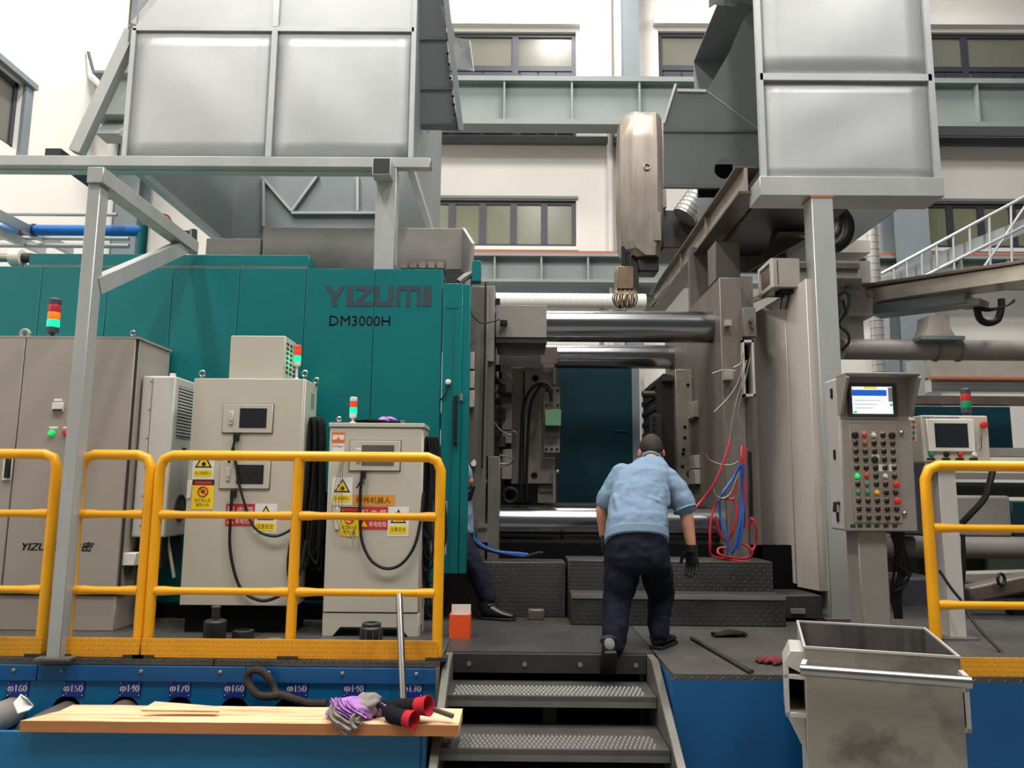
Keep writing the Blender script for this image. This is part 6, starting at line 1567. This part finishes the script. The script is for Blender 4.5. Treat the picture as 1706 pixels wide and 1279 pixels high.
sk.ball(hd_c+V((0, .06, -.055)), (.05, .045, .05)); sk.ball(hd_c+V((0, .098, -.02)), (.014, .02, .02), 10, 7)
for s in (-1, 1): sk.ball(hd_c+V((s*.03, .088, .005)), (.014, .008, .01), 8, 6)
for a, b, c in ((Lsh, Lel, Lwr), (Rsh, Rel, Rwr)): chain(sk, [a, a.lerp(b, .5), b, b.lerp(c, .35), c], [.042, .046, .042, .043, .031])
for a, b, c in ((hR, kR, aR), (hL, kL, aL)): chain(sk, [a, a.lerp(b, .5), b, b.lerp(c, .4), c], [.08, .07, .055, .052, .038])
body = remesh(sk.build('body', 'skin', p1), .009, 3)
for s in (-1, 1):
    e = MB(); c = hd_c+V((s*.078, -.005, -.028)); e.ball(c, (.012, .02, .032), 10, 8); e.torus(c+V((s*.004, -.006, .0)), (s, -.5, 0), .017, .006, 12, 6); e.build('ear', 'skin_ear', p1)
for s in (-1, 1): MB().ball(hd_c+V((s*.03, .094, .006)), .007, 8, 6).build('eye', 'print_black', p1)
MB().ball(hd_c+V((0, .1, -.058)), (.02, .006, .005), 8, 6).build('mouth', 'skin_ear', p1)
hm_ = MB(); n, k = 28, 16; v = []; f = []
for j in range(k+1):
    a = math.radians(118)*j/k
    for i in range(n):
        q = 2*math.pi*i/n; d = V((math.sin(a)*math.cos(q), math.sin(a)*math.sin(q), math.cos(a)))
        lim = 1.0
        aa = a*(1.0-.28*max(0, math.sin(q))-.16*abs(math.cos(q))); d = V((math.sin(aa)*math.cos(q), math.sin(aa)*math.sin(q), math.cos(aa)))
        r = 1.075 if j < k else 1.0
        v.append(hd_c+V((d.x*.0755*r, d.y*.0935*r, d.z*.099*r)))
for j in range(k):
    for i in range(n): f.append((j*n+i, (j+1)*n+i, (j+1)*n+(i+1) % n, j*n+(i+1) % n))
hm_.add(v, f); ho = hm_.build('hair', 'hair', p1, smooth=80)
# shirt: torso and short sleeves in one surface
sh = MB()
pt = lambda p0, p1_, q, Y: (at((p0+p1_)/2, q, Y), (at(p1_, q, Y).x-at(p0, q, Y).x)/2)
secs = []
for p0, p1_, q, Y, dd in ((1009, 1112, 897, 4.89, .135), (1010, 1113, 872, 4.93, .14), (1014, 1112, 845, 5.0, .135), (1018, 1114, 818, 5.06, .13), (1024, 1119, 798, 5.11, .12), (1034, 1116, 785, 5.15, .1), (1050, 1111, 775, 5.18, .08), (1064, 1106, 767, 5.2, .062)):
    c, w_ = pt(p0, p1_, q, Y); secs.append((c, w_, dd, per))
ringloft(sh, secs, 28)
chain(sh, [Lsh+V((.03, 0, -.01)), Lsh.lerp(Lel, .45)+V((.012, 0, 0)), at(1009, 836, 5.16)], [.084, .076, .068])
chain(sh, [Rsh+V((-.03, 0, -.01)), Rsh.lerp(at(1139, 842, 5.07), .5), at(1139, 841, 5.07)], [.09, .082, .078])
for L_, r_ in (([(1058, 830, 4.90), (1080, 842, 4.89), (1108, 862, 4.93)], .02), ([(1074, 826, 4.905), (1094, 834, 4.905), (1113, 852, 4.95)], .018), ([(1046, 812, 4.94), (1060, 840, 4.89), (1088, 874, 4.84)], .018), ([(1024, 862, 4.87), (1045, 878, 4.82), (1078, 887, 4.81)], .017), ([(1022, 822, 4.96), (1030, 850, 4.88), (1036, 874, 4.84)], .016), ([(1100, 804, 5.0), (1113, 822, 5.0), (1115, 842, 4.98)], .018), ([(1040, 792, 5.03), (1075, 800, 5.0), (1106, 798, 5.02)], .012), ([(1090, 850, 4.9), (1102, 868, 4.88), (1106, 886, 4.86)], .016)):
    chain(sh, [at(p, q, y-.012) for p, q, y in L_], [r_*.5, r_, r_*.5], 8, 5)
remesh(sh.build('shirt', 'shirt', p1), .0075, 3, (.018, .07))
c0, w0 = pt(1008, 1113, 903, 4.88); c1_, w1 = pt(1009, 1112, 889, 4.9)
wb_ = MB(); ringloft(wb_, [(c0, w0+.004, .135, per), (c1_, w1+.008, .142, per)], 36); wb_.build('waist_band', 'shirt', p1, .006, 2)
co = MB(); co.torus(at(1085, 765, 5.21), (nk-hip)+V((0, .25, 0)), .060, .011, 22, 8); co.build('collar', 'shirt', p1)
for E_, W_ in ((at(1139, 843, 5.07), Rel), ): 
    dv = (W_-Rsh).normalized(); MB().torus(E_+dv*.022, dv, .072, .008, 22, 8).build('sleeve_hem', 'shirt', p1)
# yoke seam
# trousers
tr_ = MB()
c2_, w2 = pt(1010, 1111, 900, 4.885); c3_, w3 = pt(1007, 1115, 925, 4.87); c4_, w4 = pt(1008, 1117, 945, 4.875)
ringloft(tr_, [(c4_-V((0, 0, .03)), w4*.9, .11, (0, 1, 0)), (c4_, w4, .13, (0, 1, 0)), (c3_, w3, .135, (0, 1, 0)), (c2_, w2*.97, .125, per)])
chain(tr_, [at(1090, 935, 4.9), at(1095, 962, 4.97), kR, at(1098, 1025, 5.0), at(1098, 1055, 4.94)], [.1, .098, .086, .074, .062])
chain(tr_, [at(1037, 935, 4.88), at(1034, 968, 4.87), kL, at(1025, 1045, 4.78), at(1021, 1076, 4.72)], [.115, .108, .088, .079, .070])
remesh(tr_.build('trousers', 'trousers', p1), .010, 4, (.02, .07))
# shoes and gloves
fr_ = az(1093, 1082, PZ); shoe(p1, fr_+V((-.005, -.0, 0)), (.62, 1, 0), (0, 0, 1), L=.3, w=.054)
sx_ = MB(); sx_.tube([aR+V((0, 0, .04)), fr_+V((.03, .05, .1))], .045, 12); sx_.build('sock', 'rubber', p1)
toe = az(1012, 1134, T1)+V((0, .03, 0)); hl = at(1017, 1092, 4.58); dsh = toe-hl
shoe(p1, hl-dsh.normalized()*.02, dsh, V((0, 1, .35)), L=min(.27, dsh.length*1.02))
hand(p1, Rwr, (0.02, -.05, -1), (-.7, .7, 0), (-.5, -.5, 0), .215, 'rubber', .45)
cf = MB(); cf.cyl(Rwr+V((0, 0, .015)), Rwr-V((0, 0, .03)), .037, .041, 16); cf.build('glove_cuff', 'rubber', p1)
hand(p1, Lwr+V((0, 0, .01)), (0, -.05, -1), (.3, 1, 0), (1, 0, 0), .2, 'rubber', .5)

# --- worker half hidden behind the door
Y2 = 6.14
p2 = thing('person', az(812, 1030, PZ), 'worker mostly hidden behind the teal door, one dark leg and gloved hand showing', 'person')
hp2 = at(757, 893, Y2); nk2 = at(748, 742, Y2); hc2 = at(747, 705, Y2)
sk = MB(); dvn = (0, 1, 0)
ringloft(sk, [(hp2, .14, .09, dvn), (hp2.lerp(nk2, .5), .12, .085, dvn), (hp2.lerp(nk2, .85), .15, .08, dvn), (nk2, .05, .05, dvn), (nk2+V((0, 0, .05)), .045, .045, dvn)])
sk.ball(hc2, (.072, .09, .105), 20, 14); sk.ball(hc2+V((.0, .09, -.02)), (.014, .02, .02), 10, 7); sk.ball(hc2+V((0, .06, -.06)), (.05, .045, .05))
s2, e2, w2_ = at(765, 768, Y2-.02), at(782, 802, Y2-.03), at(786, 812, Y2-.05)
chain(sk, [s2, s2.lerp(e2, .6), e2], [.05, .046, .036])
s3, e3, w3_ = at(725, 768, Y2), at(716, 830, Y2), at(722, 860, Y2-.05); chain(sk, [s3, e3, w3_], [.05, .042, .032])
k2, a2 = at(797, 957, 6.0), at(812, 1003, 5.99)
chain(sk, [at(768, 905, 6.06), k2, a2], [.07, .055, .04]); k3 = at(750, 930, 6.25); a3 = V((at(752, 930, 6.35).x, 6.36, zs+.09)); chain(sk, [at(747, 905, Y2), k3+V((0, 0, .06)), a3], [.07, .06, .045])
remesh(sk.build('body', 'skin', p2), .01, 3)
h2 = MB(); h2.ball(hc2+V((0, -.008, .02)), (.078, .092, .098), 20, 14); h2.build('hair', 'hair', p2)
sh = MB(); ringloft(sh, [(at(757, 888, Y2), .155, .11, dvn), (at(754, 850, Y2), .16, .115, dvn), (at(751, 800, Y2), .165, .11, dvn), (at(750, 770, Y2), .15, .095, dvn), (nk2, .06, .06, dvn)])
chain(sh, [s2-V((.03, 0, 0)), s2.lerp(e2, .7)], [.075, .058]); chain(sh, [s3+V((.03, 0, 0)), s3.lerp(e3, .5)], [.075, .06])
remesh(sh.build('shirt', 'shirt', p2), .01, 4, (.02, .08))
tr_ = MB(); ringloft(tr_, [(at(757, 905, Y2-.01), .14, .115, dvn), (at(757, 885, Y2), .15, .115, dvn)])
chain(tr_, [at(768, 905, 6.06), at(783, 932, 6.02), k2, at(806, 985, 5.99), at(812, 996, 5.99)], [.095, .085, .075, .068, .064]); chain(tr_, [at(747, 905, Y2), k3+V((0, 0, .06)), a3+V((0, 0, .05))], [.1, .085, .06])
remesh(tr_.build('trousers', 'trousers_navy', p2), .01, 4, (.015, .07))
fb = az(806, 1032, PZ); shoe(p2, V((fb.x-.02, 5.99, PZ)), (1, -.25, 0), (0, 0, 1), w=.05)
bt = MB(); bt.tube(cr([V((fb.x+.02, 5.985, PZ+.07)), V((fb.x+.02, 5.985, PZ+.14)), a2+V((-.01, 0, -.02))], 3), .058, 14); bt.build('boot_shaft', 'shoe', p2)
shoe(p2, V((a3.x, a3.y-.06, zs)), (0, 1, 0), (0, 0, 1))
hand(p2, w2_, (-.25, -.1, -1), (-.4, -.9, 0), (-.9, .3, 0), .2, 'rubber', .8)
hand(p2, w3_, (.1, 0, -1), (0, -1, 0), (1, 0, 0), .19, 'rubber', .6)
